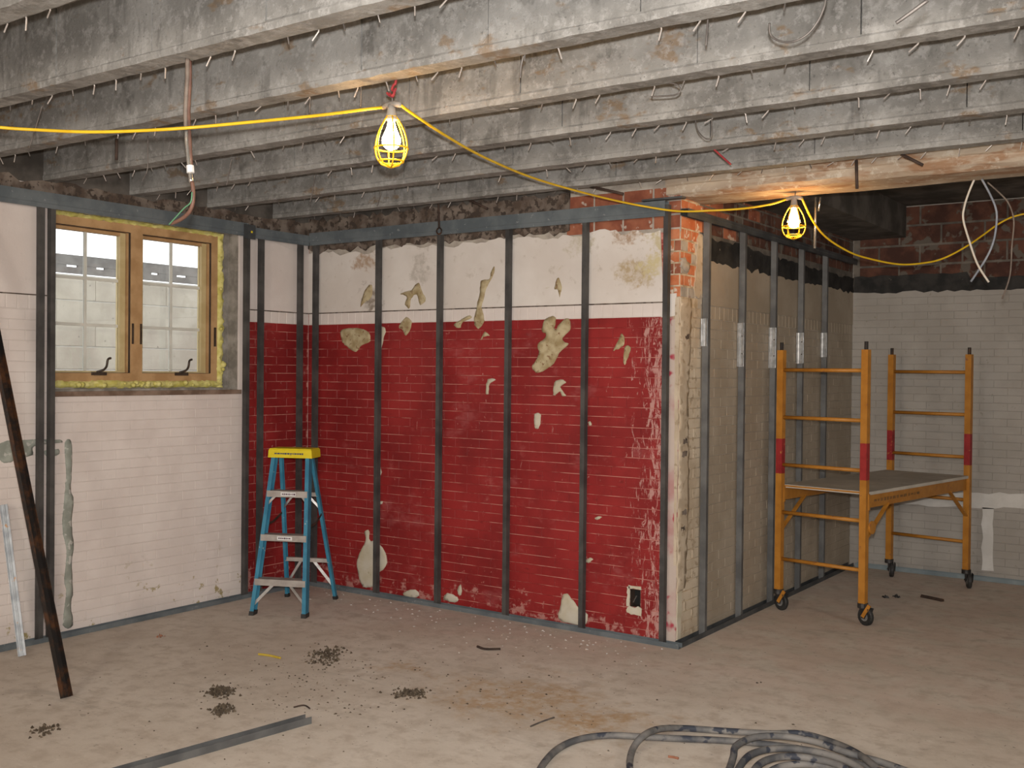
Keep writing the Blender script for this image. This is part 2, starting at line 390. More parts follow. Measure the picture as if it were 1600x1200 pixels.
M['chip'] = mottled('red_brick_chip', (.20,.085,.05), (.27,.12,.075), 30, .9)
M['pencil'] = mottled('dull_yellow_strip', (.42,.30,.03), (.48,.36,.06), 30, .7)

# ------------------------------------------------------------------ room layout
YR, XL, XT, YB = 6.000, -6.155, -2.910, 9.48       # wall faces: red wall, window wall, tan return wall, far wall
FR_Y, FR_X, FT_X = 5.92, -6.067, -2.854           # fronts of the steel framing
ZC = 3.16                                          # underside of the slab
ZJ = 2.85                                          # joist soffit
RIGHT, REAR = 4.2, -2.6
COURSE = .0641; SOL0, SOL1 = 32*COURSE, 2.143      # soldier course
WY0, WY1, WZ0, WZ1 = 3.79, 5.285, 1.54, 2.70       # window opening in the left wall

class Frame:
    """wall frame: u along the wall, z up, d into the wall"""
    def __init__(s, kind, face): s.k = kind; s.face = face
    def p(s, u, z, d): return Vector((u, s.face+d, z)) if s.k == 'y' else Vector((s.face-d, u, z))
    def rot(s): return 0 if s.k == 'y' else math.pi/2
    def hit(s, px, py):
        P = at(px, py, 1 if s.k == 'y' else 0, s.face); return ((P.x if s.k == 'y' else P.y), P.z)
FRED, FLEFT, FTAN, FBACK = Frame('y', YR), Frame('x', XL), Frame('x', XT), Frame('y', YB)

# floor, ceiling slab
b = MB().box(XL-.2, RIGHT+.2, REAR-.2, YB+.2, -.12, 0)
floor = struct(b.build('floor', M['floor']), 'dusty stained concrete floor', 'floor')
b = MB().box(XL-.2, RIGHT+.2, REAR-.2, 6.0, ZC, ZC+.15)
ceiling = struct(b.build('ceiling', M['slab']), 'grey concrete ceiling of close-set joists', 'ceiling')
b = MB().box(XL-.2, RIGHT+.2, 6.0, YB+.2, ZC, ZC+.15)
b.build('far_slab', M['dark_slab'], ceiling)

# wall cores (mortar bed just behind the brick faces)
def core(name, fr, u0, u1, z0, z1, mat, hole=None, t=.24, label=None):
    m = MB()
    def bx(a0, a1, c0, c1):
        p, q = fr.p(a0, c0, .0035), fr.p(a1, c1, t)
        m.box(min(p.x,q.x), max(p.x,q.x), min(p.y,q.y), max(p.y,q.y), c0, c1)
    if hole:
        a, b_, c, d = hole
        bx(u0, a, z0, z1); bx(b_, u1, z0, z1); bx(a, b_, z0, c); bx(a, b_, d, z1)
    else: bx(u0, u1, z0, z1)
    return struct(m.build(name, mat), label, 'wall')
wall_left = core('wall_left', FLEFT, REAR, YR+.006, 0, ZC, M['whitejoint'], (WY0, WY1, WZ0, WZ1), label='white painted brick wall with the wooden window')
OUT_U, OUT_Z = -3.20, .256
OUT_HOLE = (OUT_U-.036, OUT_U+.036, OUT_Z-.054, OUT_Z+.058)
wall_mid = core('wall_middle', FRED, XL-.24, XT-.10, 0, ZC, M['redjoint'], OUT_HOLE, label='brick wall painted red below and white above, behind steel studs')
wall_ret = core('wall_return', FTAN, YR+.262, YB+.006, 0, ZC, M['tanjoint'], label='tan painted brick return wall behind the scaffold')
wall_back = core('wall_back', FBACK, XT-.24, RIGHT, 0, ZC, M['greyjoint'], label='grey painted far brick wall beyond the scaffold')
struct(MB().box(RIGHT, RIGHT+.2, REAR-.2, YB+.2, 0, ZC).build('wall_right', M['greytan']), 'plain grey painted wall on the right side', 'wall')
struct(MB().box(XL-.2, RIGHT+.2, REAR-.2, REAR, 0, ZC).build('wall_rear', M['white']), 'plain white painted wall behind', 'wall')

# ------------------------------------------------------------------ bricks
_bm = {}
def brick_mesh(L, H, mat):
    k = (round(L, 3), round(H, 3), mat)
    if k in _bm: return _bm[k]
    c = .0018; x = L/2; z = H/2
    vs = [(-x+c,0,-z+c),(x-c,0,-z+c),(x-c,0,z-c),(-x+c,0,z-c), (-x,c,-z),(x,c,-z),(x,c,z),(-x,c,z), (-x,.03,-z),(x,.03,-z),(x,.03,z),(-x,.03,z)]
    fs = [(0,1,2,3)]+[(4+i, 4+(i+1) % 4, (i+1) % 4, i) for i in range(4)]+[(8+i, 8+(i+1) % 4, 4+(i+1) % 4, 4+i) for i in range(4)]
    me = bpy.data.meshes.new('brick'); me.from_pydata(vs, [], fs); me.materials.append(M[mat]); me.update()
    _bm[k] = me; return me

def lay(wall, fr, bricks, limit=300):
    """bricks: (u, z, L, H, mat). The ones that show largest are objects of their own, the rest one joined part"""
    info = []
    for (u, z, L, H, mat) in bricks:
        P = fr.p(u, z, 0); q = proj(P)
        vis = -25 < q[0] < 1625 and -25 < q[1] < 1225
        info.append((0 if vis else 1, q[2], (u, z, L, H, mat)))
    info.sort(key=lambda t: (t[0], t[1]))
    rest = {}
    for i, (nv, _, (u, z, L, H, mat)) in enumerate(info):
        d = random.uniform(-.0007, .0007); me = brick_mesh(L, H, mat)
        if i < limit and not nv:
            o = bpy.data.objects.new('brick', me); COL.objects.link(o)
            o.location = fr.p(u, z, d); o.rotation_euler = (random.gauss(0, .004), 0, fr.rot()+random.gauss(0, .003)); o.parent = wall
        else: rest.setdefault(mat, []).append((me, fr.p(u, z, d)))
    R = Matrix.Rotation(fr.rot(), 4, 'Z')
    if rest:
        mb = MB(); mats = []
        for mi, (mat, L) in enumerate(rest.items()):
            mats.append(M[mat])
            for me, P in L: mb.add([R @ v.co + P for v in me.vertices], [tuple(p.vertices) for p in me.polygons], mi)
        o = mb.build('brickwork', mats, wall); o['kind'] = 'stuff'

def courses(u0, u1, z0, z1, course, length, matf, hole=None, gap=.0045, hgap=.002):
    out = []; n = int(round((z1-z0)/course))
    for k in range(n):
        zc = z0+(k+.5)*course; u = u0-(length*.5 if k % 2 else 0)
        while u < u1:
            a, c = max(u, u0), min(u+length, u1); u += length
            segs = [(a, c)]
            if hole and hole[2]-course*.4 < zc < hole[3]+course*.4:
                segs = []
                if a < hole[0]: segs.append((a, min(c, hole[0])))
                if c > hole[1]: segs.append((max(a, hole[1]), c))
            for s0, s1 in segs:
                if s1-s0 < .03: continue
                L = round((s1-s0-hgap)/.01)*.01 if abs(s1-s0-length) > .002 else length-hgap
                mat = matf((s0+s1)/2, zc)
                if mat: out.append(((s0+s1)/2, zc, L, course-gap, mat))
    return out
def soldiers(u0, u1, z0, z1, matf):
    out = []; w = .072; n = int((u1-u0)/w)
    for i in range(n):
        u = u0+(i+.5)*(u1-u0)/n; m = matf(u, (z0+z1)/2)
        if m: out.append((u, (z0+z1)/2, w-.004, z1-z0-.008, m))
    return out

# window wall
SPLIT = 5.345
lf = lambda u, z: 'red' if u > SPLIT and z < SOL0 else 'white'
B = courses(1.6, SPLIT, 0, SOL0, COURSE, .213, lambda u, z: 'white', (WY0, WY1, WZ0, WZ1), gap=.0032, hgap=.0015)
B += courses(SPLIT, YR, 0, SOL0, COURSE, .213, lambda u, z: 'red')
B += soldiers(1.6, WY0, SOL0, SOL1, lambda u, z: 'white')+soldiers(WY1, YR, SOL0, SOL1, lambda u, z: 'white')
lay(wall_left, FLEFT, B)
RED_BED = True
# red wall
def rf(u, z):
    if u > -2.975: return None
    return 'red'
B = courses(XL, -2.955, 0, SOL0, COURSE, .213, rf, (OUT_U-.038, OUT_U+.038, OUT_Z-.034, OUT_Z+.036), hgap=.001)
B += soldiers(XL, -2.955, SOL0, SOL1, lambda u, z: 'white')
B2 = []
lay(wall_mid, FRED, B)
# bare brick above the plaster, and the broken bricks at the outer corner
B = courses(-3.75, XT, 2.60, 2.864, .088, .215, lambda u, z: 'brick', gap=.012, hgap=.012)
B += courses(-3.03, XT, 2.17, 2.60, .0717, .075, lambda u, z: random.choice(('orange','orange','orange','mortar','brick')), gap=.010, hgap=.008)
lay(wall_mid, FRED, B)
# tan return wall
tf = lambda u, z: 'beige' if u < 6.30 and z < 2.17 else 'tan'
B = courses(YR, 6.31, 0, SOL1, COURSE, .215, lambda u, z: 'beige', gap=.006, hgap=.004)
B += courses(6.31, YB, 0, SOL0, COURSE, .213, lambda u, z: 'tan', hgap=.0012)
B += soldiers(6.31, YB, SOL0, SOL1, lambda u, z: 'tan')
lay(wall_ret, FTAN, B)
B = courses(YR, 6.33, 2.17, 2.60, .072, .105, lambda u, z: random.choice(('orange','orange','mortar')), gap=.012, hgap=.012)
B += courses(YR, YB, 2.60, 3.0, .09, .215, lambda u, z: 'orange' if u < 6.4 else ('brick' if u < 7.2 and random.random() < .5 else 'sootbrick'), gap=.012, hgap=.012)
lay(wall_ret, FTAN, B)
# core of the corner pillar
MB().box(XT-.10, XT-.0035, YR+.0035, YR+.262, 0, ZC).build('pillar_core', M['beigejoint'], wall_ret)
# far wall, large clay tiles above the black band
B = courses(XT, 1.2, 0, 37*COURSE, COURSE, .213, lambda u, z: 'greytan', gap=.003, hgap=.001)
lay(wall_back, FBACK, B)
B = courses(XT+.05, 1.2, 2.48, 3.16, .17, .345, lambda u, z: 'sootbrick', gap=.018, hgap=.016)
lay(wall_back, FBACK, B)

# ------------------------------------------------------------------ plaster, bands and patches: thin ragged slabs on the walls
def ragged(pts, step=.05, j=.008, closed=True):
    out = []; n = len(pts)
    for i in range(n if closed else n-1):
        a, b_ = pts[i], pts[(i+1) % n]; L = math.hypot(b_[0]-a[0], b_[1]-a[1]); k = max(1, int(L/step))
        for q in range(k):
            t = q/k; out.append((a[0]+(b_[0]-a[0])*t+random.gauss(0, j), a[1]+(b_[1]-a[1])*t+random.gauss(0, j)))
    return out
def slab(name, fr, pts, mat, parent, t=.004, back=.008, grid=.16, dome=0):
    """thin ragged slab; with dome > 0 its edge thins out and its face is lumpy"""
    n = len(pts); P2 = [Vector((u, z)) for u, z in pts]
    u0, u1 = min(p[0] for p in pts), max(p[0] for p in pts); z0, z1 = min(p[1] for p in pts), max(p[1] for p in pts)
    inner = []
    a = u0+grid*.5
    while a < u1:
        c = z0+grid*.5
        while c < z1:
            q = (a+random.uniform(-.2, .2)*grid, c+random.uniform(-.2, .2)*grid)
            if min(abs(q[0]-p[0])+abs(q[1]-p[1]) for p in pts) > grid*.3: inner.append(Vector(q))
            c += grid
        a += grid
    vo, eo, fo, vorig, _, _ = delaunay_2d_cdt(P2+inner, [(i, (i+1) % n) for i in range(n)], [], 1, 1e-6)
    cnt = {}
    for f in fo:
        for i in range(len(f)):
            e = (f[i], f[(i+1) % len(f)]); k = tuple(sorted(e)); cnt.setdefault(k, []).append(e)
    edge = [v[0] for v in cnt.values() if len(v) == 1]; bv = set(i for e in edge for i in e)
    vs = []
    for i, v in enumerate(vo):
        d = -t
        if dome: d = -(.0062 if v.y > SOL1 and fr is FRED else .0022) if i in bv else -(t+(.004 if v.y > SOL1 and fr is FRED else 0))*random.uniform(1-dome*.2, 1+dome)
        vs.append(fr.p(v.x, v.y, d))
    fs = [tuple(f) for f in fo]; bk = {}
    for i in bv: bk[i] = len(vs); vs.append(fr.p(vo[i].x, vo[i].y, back))
    for a, b_ in edge: fs.append((b_, a, bk[a], bk[b_]))
    me = bpy.data.meshes.new(name); me.from_pydata(vs, [], fs)
    if dome: me.polygons.foreach_set('use_smooth', [True]*len(fo)+[False]*len(edge))
    me.materials.append(M[mat]); me.update()
    o = bpy.data.objects.new(name, me); COL.objects.link(o); o.parent = parent
    return o
def top_profile(u0, u1, zf, step=.04):
    out = []; u = u1
    while u > u0: out.append((u, zf(u)+random.gauss(0, .006))); u -= step
    out.append((u0, zf(u0))); return out
slab('joint_bed', FLEFT, [(SPLIT, .001), (YR-.001, .001), (YR-.001, SOL0), (SPLIT, SOL0)], 'redjoint', wall_left, t=-.0030, back=.006)
slab('joint_bed', FRED, [(XL+.001, 2.58), (XT-.001, 2.58), (XT-.001, ZC-.01), (XL+.001, ZC-.01)], 'mortar', wall_mid, t=-.0030, back=.006)
slab('joint_bed', FBACK, [(XT+.001, 2.40), (1.2, 2.40), (1.2, ZC-.01), (XT+.001, ZC-.01)], 'sootmortar', wall_back, t=-.0030, back=.006)
slab('joint_bed', FTAN, [(6.28, 2.44), (YB-.001, 2.44), (YB-.001, ZC-.01), (6.28, ZC-.01)], 'sootmortar', wall_ret, t=-.0030, back=.006)
slab('joint_bed', FRED, [(XL+.001, SOL0), (-3.0, SOL0), (-3.0, SOL1+.01), (XL+.001, SOL1+.01)], 'whitejoint', wall_mid, t=-.0030, back=.006)
# red wall upper plaster (ragged top edge)
def ztop(u):
    if u > -3.35: return 2.585+random.gauss(0, .010)
    return 2.607+.012*math.sin(u*7)+.010*math.sin(u*23)
slab('plaster_panel', FRED, [(XL+.002, SOL1+.003), (-3.03, SOL1+.003)]+[(-3.03, 2.25)]+top_profile(XL+.002, -3.05, ztop), 'plaster', wall_mid, t=.005)
slab('plaster_panel', FLEFT, [(WY1+.03, SOL1+.003), (YR-.002, SOL1+.003)]+top_profile(WY1+.03, YR-.002, lambda u: 2.66-.05*max(0, (u-5.6)/.4)), 'white', wall_left, t=.004)
slab('plaster_panel', FLEFT, [(.8, SOL1+.003), (WY0-.005, SOL1+.003), (WY0-.005, 2.72), (.8, 2.72)], 'white', wall_left, t=.004)
slab('plaster_panel', FLEFT, [(WY1, WZ0-.02), (WY1+.045, WZ0-.02), (WY1+.045, 2.69), (WY1, 2.69)], 'white', wall_left, t=.012)
slab('crack', FRED, [(XL+.002, SOL1-.005), (-3.03, SOL1-.005), (-3.03, SOL1+.003), (XL+.002, SOL1+.003)], 'rubble', wall_mid, t=.0012)
slab('crack', FLEFT, [(WY1+.05, SOL1-.005), (YR-.002, SOL1-.005), (YR-.002, SOL1+.003), (WY1+.05, SOL1+.003)], 'rubble', wall_left, t=.0012)
slab('crack', FLEFT, [(1.7, SOL1-.004), (WY0-.005, SOL1-.004), (WY0-.005, SOL1+.003), (1.7, SOL1+.003)], 'rubble', wall_left, t=.0012)
# outer corner: dusty plaster strip on the red wall face
slab('plaster_strip', FRED, ragged([(-3.005, .01), (XT-.002, .01), (XT-.002, 2.03), (-2.995, 2.04)], .08, .0015), 'dustpink', wall_mid, t=.006)
slab('plaster_strip', FRED, ragged([(-3.03, SOL0), (-2.93, SOL0), (-2.935, 2.20), (-3.02, 2.20)], .05, .005), 'plaster', wall_mid, t=.006)
slab('beige_strip', FRED, ragged([(-2.93, .5), (XT-.002, .5), (XT-.002, 2.17), (-2.94, 2.17)], .06, .0015), 'beige', wall_mid, t=.008)
slab('beige_render', FTAN, ragged([(YR+.001, .32), (6.12, .34), (6.16, .9), (6.13, 1.5), (6.17, 2.17), (YR+.001, 2.17)], .035, .006), 'beige', wall_ret, t=.0030, grid=.04, dome=.25)
slab('beige_render', FTAN, ragged([(YR+.001, .012), (6.05, .012), (6.06, .33), (YR+.001, .32)], .035, .004), 'patch', wall_ret, t=.006)
slab('mortar_smear', FTAN, ragged([(YR+.002, 2.34), (6.12, 2.33), (6.13, 2.39), (6.05, 2.42), (YR+.002, 2.41)], .02, .006), 'mortar', wall_ret, t=.006, grid=.03, dome=.4)
slab('mortar_smear', FTAN, ragged([(6.20, 2.2), (6.32, 2.18), (6.32, 2.58), (6.24, 2.59), (6.22, 2.4)], .03, .008), 'beige', wall_ret, t=.006)
for (y_, z_) in ((6.10, 1.93), (6.09, 1.27), (6.08, 1.19), (6.09, .82), (6.07, .72)):  # dark patches laid on the face, standing in for shade inside fixing holes
    slab('hole_shade_patch', FTAN, ragged([(y_-.03, z_-.014), (y_+.035, z_-.016), (y_+.03, z_+.018), (y_-.03, z_+.016)], .012, .004), 'rubble', wall_ret, t=.0035)
# tan wall smooth upper band and black mastic
slab('plaster_panel', FTAN, [(6.31, SOL1), (YB-.002, SOL1), (YB-.002, 2.45), (6.31, 2.45)], 'tan', wall_ret, t=.003)
slab('mastic_band', FTAN, ragged([(6.33, 2.425), (YB-.003, 2.425), (YB-.003, 2.56), (8.4, 2.55), (7.6, 2.57), (6.9, 2.585), (6.33, 2.58)], .05, .008), 'tar', wall_ret, t=.006)
slab('plaster_panel', FBACK, [(XT+.002, 37*COURSE), (1.2, 37*COURSE), (1.2, 2.43), (XT+.002, 2.43)], 'greytan', wall_back, t=.003)
slab('mastic_band', FBACK, ragged([(XT+.01, 2.42), (1.2, 2.40), (1.2, 2.50), (-1.93, 2.52), (-1.96, 2.57), (XT+.01, 2.565)], .06, .006), 'tar', wall_back, t=.006)
# filler strips on the far wall
slab('filler_strip', FBACK, ragged([(-2.75, .56), (-1.81, .60), (-1.72, .61), (-.6, .63), (-.6, .755), (-1.6, .735), (-2.75, .66)], .08, .006), 'whitestrip', wall_back, t=.004)
slab('filler_strip', FBACK, ragged([(-1.81, .08), (-1.72, .08), (-1.725, .60), (-1.815, .60)], .06, .005), 'whitestrip', wall_back, t=.004)

def patch(crop, sc, ox, oy, pts, mat, name='adhesive_smear', t=.003, base=.0025, fr=FRED, wall=None, j=.003):
    q = [fr.hit(ox+x/sc, oy+y/sc) for x, y in pts]
    q = [(v.x, v.y) for v in smooth_path([Vector((a, b_, 0)) for a, b_ in q], 4, closed=True)]
    q = [(a+random.gauss(0, j*.6), b_+random.gauss(0, j*.6)) for a, b_ in q]
    return slab(name, fr, q, mat, wall or wall_mid, t=t+base, grid=.022, dome=.5)
C8 = (3.53, 680, 320); C6 = (3.53, 360, 320); C7 = (3.53, 360, 650); C1 = (3.1575, 680, 640)
P8 = lambda pts, mat, **k: patch(8, *C8, pts, mat, **k)
P6 = lambda pts, mat, **k: patch(6, *C6, pts, mat, **k)
P7 = lambda pts, mat, **k: patch(7, *C7, pts, mat, **k)
P1 = lambda pts, mat, **k: patch(1, *C1, pts, mat, **k)
P8([(600,640),(640,615),(665,625),(662,690),(700,640),(740,630),(745,690),(700,740),(735,770),(690,810),(665,860),(640,890),(580,925),(550,920),(535,890),(570,830),(565,770),(600,740),(612,712),(590,700)], 'adhesive', t=.007)
P8([(230,570),(250,480),(255,420),(300,410),(310,370),(330,340),(325,390),(290,450),(270,520),(260,570),(270,640),(240,685),(215,650),(220,600)], 'adhesive')
P8([(105,660),(140,635),(190,610),(200,625),(150,650),(140,680),(115,675)], 'adhesive')
P8([(250,745),(275,700),(300,720),(285,725),(268,730)], 'adhesive')
P8([(985,800),(1030,710),(1045,765),(1020,790),(1000,798)], 'adhesive')
P8([(1050,780),(1080,790),(1062,850),(1045,885),(1040,840)], 'adhesive')
P8([(660,460),(680,402),(700,455),(688,512),(680,470)], 'adhesive')
P8([(650,1040),(660,980),(700,963),(720,980),(690,1005),(722,1050),(700,1055),(690,1030),(660,1050)], 'patch')
P8([(280,1040),(290,960),(335,965),(300,990),(295,1040)], 'patch')
P8([(545,1160),(565,1148),(585,1162),(578,1215),(562,1235),(555,1195)], 'patch')
P6([(612,690),(700,680),(760,700),(772,750),(720,780),(690,812),(640,780),(615,750)], 'adhesive')
P6([(720,565),(730,510),(760,450),(785,445),(780,510),(742,540)], 'adhesive')
P6([(940,490),(1000,470),(1040,430),(1060,480),(1080,520),(1050,552),(1030,495),(1000,520),(990,572),(968,550),(975,505)], 'adhesive')
P6([(930,672),(970,620),(1000,650),(985,700),(965,720),(950,690)], 'adhesive')
P6([(815,690),(830,668),(857,690),(845,740),(833,790),(815,800)], 'patch', name='bare_plaster')
P6([(805,800),(818,800),(820,880),(822,960),(816,1090),(822,1190),(808,1190)], 'patch', name='bare_plaster')
P7([(805,0),(824,0),(824,80),(808,125),(812,240),(835,310),(817,350),(819,440),(807,470),(812,520),(803,640),(798,640),(798,200)], 'patch', name='bare_plaster')
P7([(700,790),(745,690),(740,640),(765,630),(770,690),(810,690),(862,770),(850,840),(810,870),(800,930),(770,945),(730,940),(705,870)], 'patch', name='bare_plaster')
P7([(955,975),(1010,955),(1040,975),(1030,1000),(970,995)], 'patch', name='bare_plaster')
P7([(815,475),(838,470),(835,485),(818,485)], 'patch', name='bare_plaster')
P1([(612,1035),(618,975),(630,918),(655,910),(682,945),(715,985),(752,1010),(745,1055),(700,1062)], 'patch', name='bare_plaster')
P1([(40,930),(60,905),(110,925),(105,950),(60,945)], 'patch', name='bare_plaster')
P1([(110,890),(125,865),(132,900),(120,918)], 'patch', name='bare_plaster')
P1([(740,745),(765,730),(780,740),(750,756)], 'patch', name='bare_plaster')
P1([(790,535),(805,525),(822,530),(800,542)], 'patch', name='bare_plaster')
P1([(755,62),(768,60),(772,75),(760,78)], 'patch', name='bare_plaster')
P1([(488,60),(495,25),(520,30),(512,70),(498,95)], 'patch', name='bare_plaster')
# frame of broken plaster round the socket hole (four slabs round the opening)
slab('bare_plaster', FRED, ragged([(OUT_U-.062, OUT_Z-.10), (OUT_U+.045, OUT_Z-.105), (OUT_U+.052, OUT_Z-.055), (OUT_U-.055, OUT_Z-.055)], .016, .003), 'patch', wall_mid, t=.005)
slab('bare_plaster', FRED, ragged([(OUT_U-.062, OUT_Z-.055), (OUT_U-.038, OUT_Z-.055), (OUT_U-.038, OUT_Z+.075), (OUT_U-.055, OUT_Z+.07)], .016, .002), 'patch', wall_mid, t=.005)
slab('bare_plaster', FRED, ragged([(OUT_U-.045, OUT_Z+.06), (OUT_U+.045, OUT_Z+.06), (OUT_U+.04, OUT_Z+.078), (OUT_U-.05, OUT_Z+.08)], .016, .002), 'patch', wall_mid, t=.005)
# grey residue outline on the white wall left of the window
PL = lambda pts, **k: patch(5, 2.3075, 0, 600, pts, 'residue', name='paint_residue', fr=FLEFT, wall=wall_left, **k)
PL([(0,212),(130,200),(215,203),(215,212),(120,225),(118,255),(60,270),(30,285),(0,275)])
PL([(160,240),(210,235),(212,252),(180,268),(165,258)])
PL([(232,215),(257,207),(258,300),(255,380),(265,420),(258,500),(266,580),(258,640),(262,740),(255,800),(262,870),(226,870),(238,760),(232,700),(240,600),(224,520),(232,400),(238,320)], j=.002)

# ------------------------------------------------------------------ concrete joists (run along x), nearer ones first
clip_me = MB().tube([(0,0,.012),(-.002,.006,-.002),(-.026,.014,-.030)], .0028, 5).build('wire_clip', M['wirelight'])
clip_mesh = clip_me.data; bpy.data.objects.remove(clip_me)
clip2 = MB().tube([(0,0,.012),(0,.008,-.022)], .0025, 5).build('wire_clip', M['wire']); clip_mesh2 = clip2.data; bpy.data.objects.remove(clip2)
far_edges = [1.330, 1.953, 2.576, 3.190, 3.820, 4.440, 5.080, 5.700]
for ji, ye in enumerate(far_edges):
    x0, x1 = XL-.05, RIGHT; yc = ye-.045
    # soffit flange with chamfered shoulders; slight chips along the arrises
    m = MB(); n = 180; ring = []
    prof = [(-.045, .0), (.045, .0), (.047, .026), (.042, .036), (-.042, .036), (-.047, .026)]
    vs = []
    for i in range(n+1):
        x = x0+(x1-x0)*i/n
        for k, (py_, pz) in enumerate(prof):
            jz = random.gauss(0, .0009) if k < 2 else 0; jy = random.gauss(0, .0010) if k in (0, 1, 2, 5) else 0
            vs.append((x, yc+py_+jy, ZJ+pz+jz))
    fs = []
    for i in range(n):
        for k in range(6): fs.append((i*6+k, i*6+(k+1) % 6, (i+1)*6+(k+1) % 6, (i+1)*6+k))
    fs += [tuple(range(6)), tuple(n*6+k for k in range(6))]
    m.add(vs, fs)
    jo = m.build('joist', M['joist'], ceiling)
    # web cast in lengths with open joints
    x = x0-random.uniform(0, .5)
    while x < x1:
        L = random.choice((.62, .82, 1.02, 1.22)); a, c = max(x, x0), min(x+L, x1); x += L
        if c-a < .05: continue
        d = random.uniform(-.003, .002)
        MB().box(a+.0025, c-.0025, yc-.043+d, yc+.043+d, ZJ+.03, ZC+.01).build('web_length', M['joist'], jo)
    # wire clips sticking out of the far arris
    if ji >= 1:
        xx = x0+.25
        while xx < 1.2:
            q = proj((xx, ye, ZJ))
            if -10 < q[0] < 1610 and -10 < q[1] < 1210 and random.random() < .82:
                o = bpy.data.objects.new('wire_clip', clip_mesh if random.random() < .7 else clip_mesh2); COL.objects.link(o)
                o.location = (xx, ye+.001, ZJ); o.rotation_euler = (random.gauss(0, .2), random.gauss(0, .3), random.gauss(0, .5)); o.parent = jo
            xx += random.uniform(.11, .17)
# the far bay: lower dark soffit with a deeper ledge along the tan wall
MB().box(XT-.05, -2.46, 6.30, YB+.05, 2.89, ZC+.01).build('far_ledge', M['dark_slab'], ceiling)
# beam carried by the brick corner
m = MB(); n = 40; vs = []
prof = [(5.985, 2.815), (6.03, 2.79), (6.32, 2.785), (6.32, ZC+.01), (5.985, ZC+.01), (5.975, 2.865), (5.99, 2.86)]
for i in range(n+1):
    x = XT-.10+(RIGHT-XT+.10)*i/n
    for k, (y, z) in enumerate(prof): vs.append((x, y+random.gauss(0, .003), z+(random.gauss(0, .003) if k != 3 and k != 4 else 0)))
fs = []
for i in range(n):
    for k in range(7): fs.append((i*7+k, i*7+(k+1) % 7, (i+1)*7+(k+1) % 7, (i+1)*7+k))
fs += [tuple(range(7)), tuple(n*7+k for k in range(7))]
m.add(vs, fs)
struct(m.build('ceiling_beam', M['beam']), 'pale concrete beam running right from the top of the brick corner', 'beam')
# rough wall head between track and joists
for fr, w, u0, u1 in ((FLEFT, wall_left, 1.6, YR), (FRED, wall_mid, XL, -3.72)):
    lo, hi = (2.71, 2.85) if fr is FLEFT else (2.63, 2.88)
    def prof_(zb): 
        return [(u0+(u1-u0)*k/60, zb+random.gauss(0, .012)) for k in range(61)]
    slab('wall_head_render', fr, prof_(lo)+prof_(hi)[::-1], 'rubble', w, t=.012)
    slab('wall_head_render', fr, [(u0, hi-.02), (u1, hi-.02), (u1, ZC-.01), (u0, ZC-.01)], 'dark_slab', w, t=.006)

# ------------------------------------------------------------------ steel framing
def channel(prof_w, leg, t):
    """U profile: web along x (0..w), legs up y"""
    return [(0,0),(prof_w,0),(prof_w,leg),(prof_w-t,leg),(prof_w-t,t),(t,t),(t,leg),(0,leg)]
T = .003
SD, SF = .041, .032
def stud_y(x, label, z0=.002, z1=2.74, group=None, mat='stud', flip=1):
    """stud on the red wall: front flange faces -y, web faces +x (flip=1)"""
    y = FR_Y+.003
    p = [(0,0),(SF,0),(SF,SD),(0,SD),(0,SD-.006),(T-.001,SD-.006),(T-.001,SD-T),(SF-T,SD-T),(SF-T,T),(T-.001,T),(T-.001,.006),(0,.006)]
    p = [((x_ if flip > 0 else SF-x_), y_) for x_, y_ in p]
    m = MB().extrude(p, (x-SF/2, y, z0), (x-SF/2, y, z1), (1,0,0), (0,1,0))
    return tag(m.build('steel_stud', M[mat], loc=(x, y+SD/2, z0)), label, 'stud', group)
def stud_x(fx, y, label, z0=.002, z1=2.74, mat='stud', group=None):
    """stud on the side walls: front flange faces +x, web faces -y"""
    p = [(0,0),(SF,0),(SF,.006),(SF-T+.001,.006),(SF-T+.001,T),(T,T),(T,SD-T),(SF-T+.001,SD-T),(SF-T+.001,SD-.006),(SF,SD-.006),(SF,SD),(0,SD)]
    m = MB().extrude(p, (fx-.003, y-SF/2, z0), (fx-.003, y-SF/2, z1), (0,1,0), (-1,0,0))
    return tag(m.build('steel_stud', M[mat], loc=(fx-SD/2, y, z0)), label, 'stud', group)
RS = [(587,'first dark steel stud right of the inner corner on the red wall'), (683,'second dark steel stud from the inner corner on the red wall, below the hanging rod'),
      (790,'middle dark steel stud on the red wall'), (910,'dark steel stud on the red wall between the large adhesive smear and the small one'), (1037,'dark steel stud on the red wall closest to the outer brick corner')]
for px, lab in RS: stud_y(at(px, 600, 1, FR_Y).x, lab, group='studs on the red wall')
stud_y(-6.020, 'dark corner stud of the red wall, right one in the inner corner cluster', group='studs on the red wall')
LS = [(66,'dark steel stud just left of the window, left one of a pair'), (83,'dark steel stud covering the left edge of the window, right one of a pair'), (387.5,'grey edged steel stud where white paint meets red beside the window'), (410,'dark steel stud on the narrow red strip behind the ladder')]
for px, lab in LS: stud_x(FR_X, at(px, 600, 0, FR_X).y, lab, group='studs on the window wall', z1=2.70)
stud_x(FR_X, 5.845, 'dark corner stud of the window wall, left one in the inner corner cluster', group='studs on the window wall', z1=2.70)
TS = [(1108,'grey steel stud on the tan wall closest to the outer brick corner'), (1164,'second grey steel stud on the tan wall from the brick corner'), (1212.5,'third grey steel stud on the tan wall, behind the scaffold post'), (1255,'fourth grey steel stud on the tan wall, seen through the scaffold'), (1292,'last grey steel stud on the tan wall, closest to the far wall')]
TY = []
for px, lab in TS:
    y = at(px, 600, 0, FT_X).y; TY.append(y)
    stud_x(FT_X, y, lab, mat='stud_grey', group='studs on the tan wall', z1=2.69)
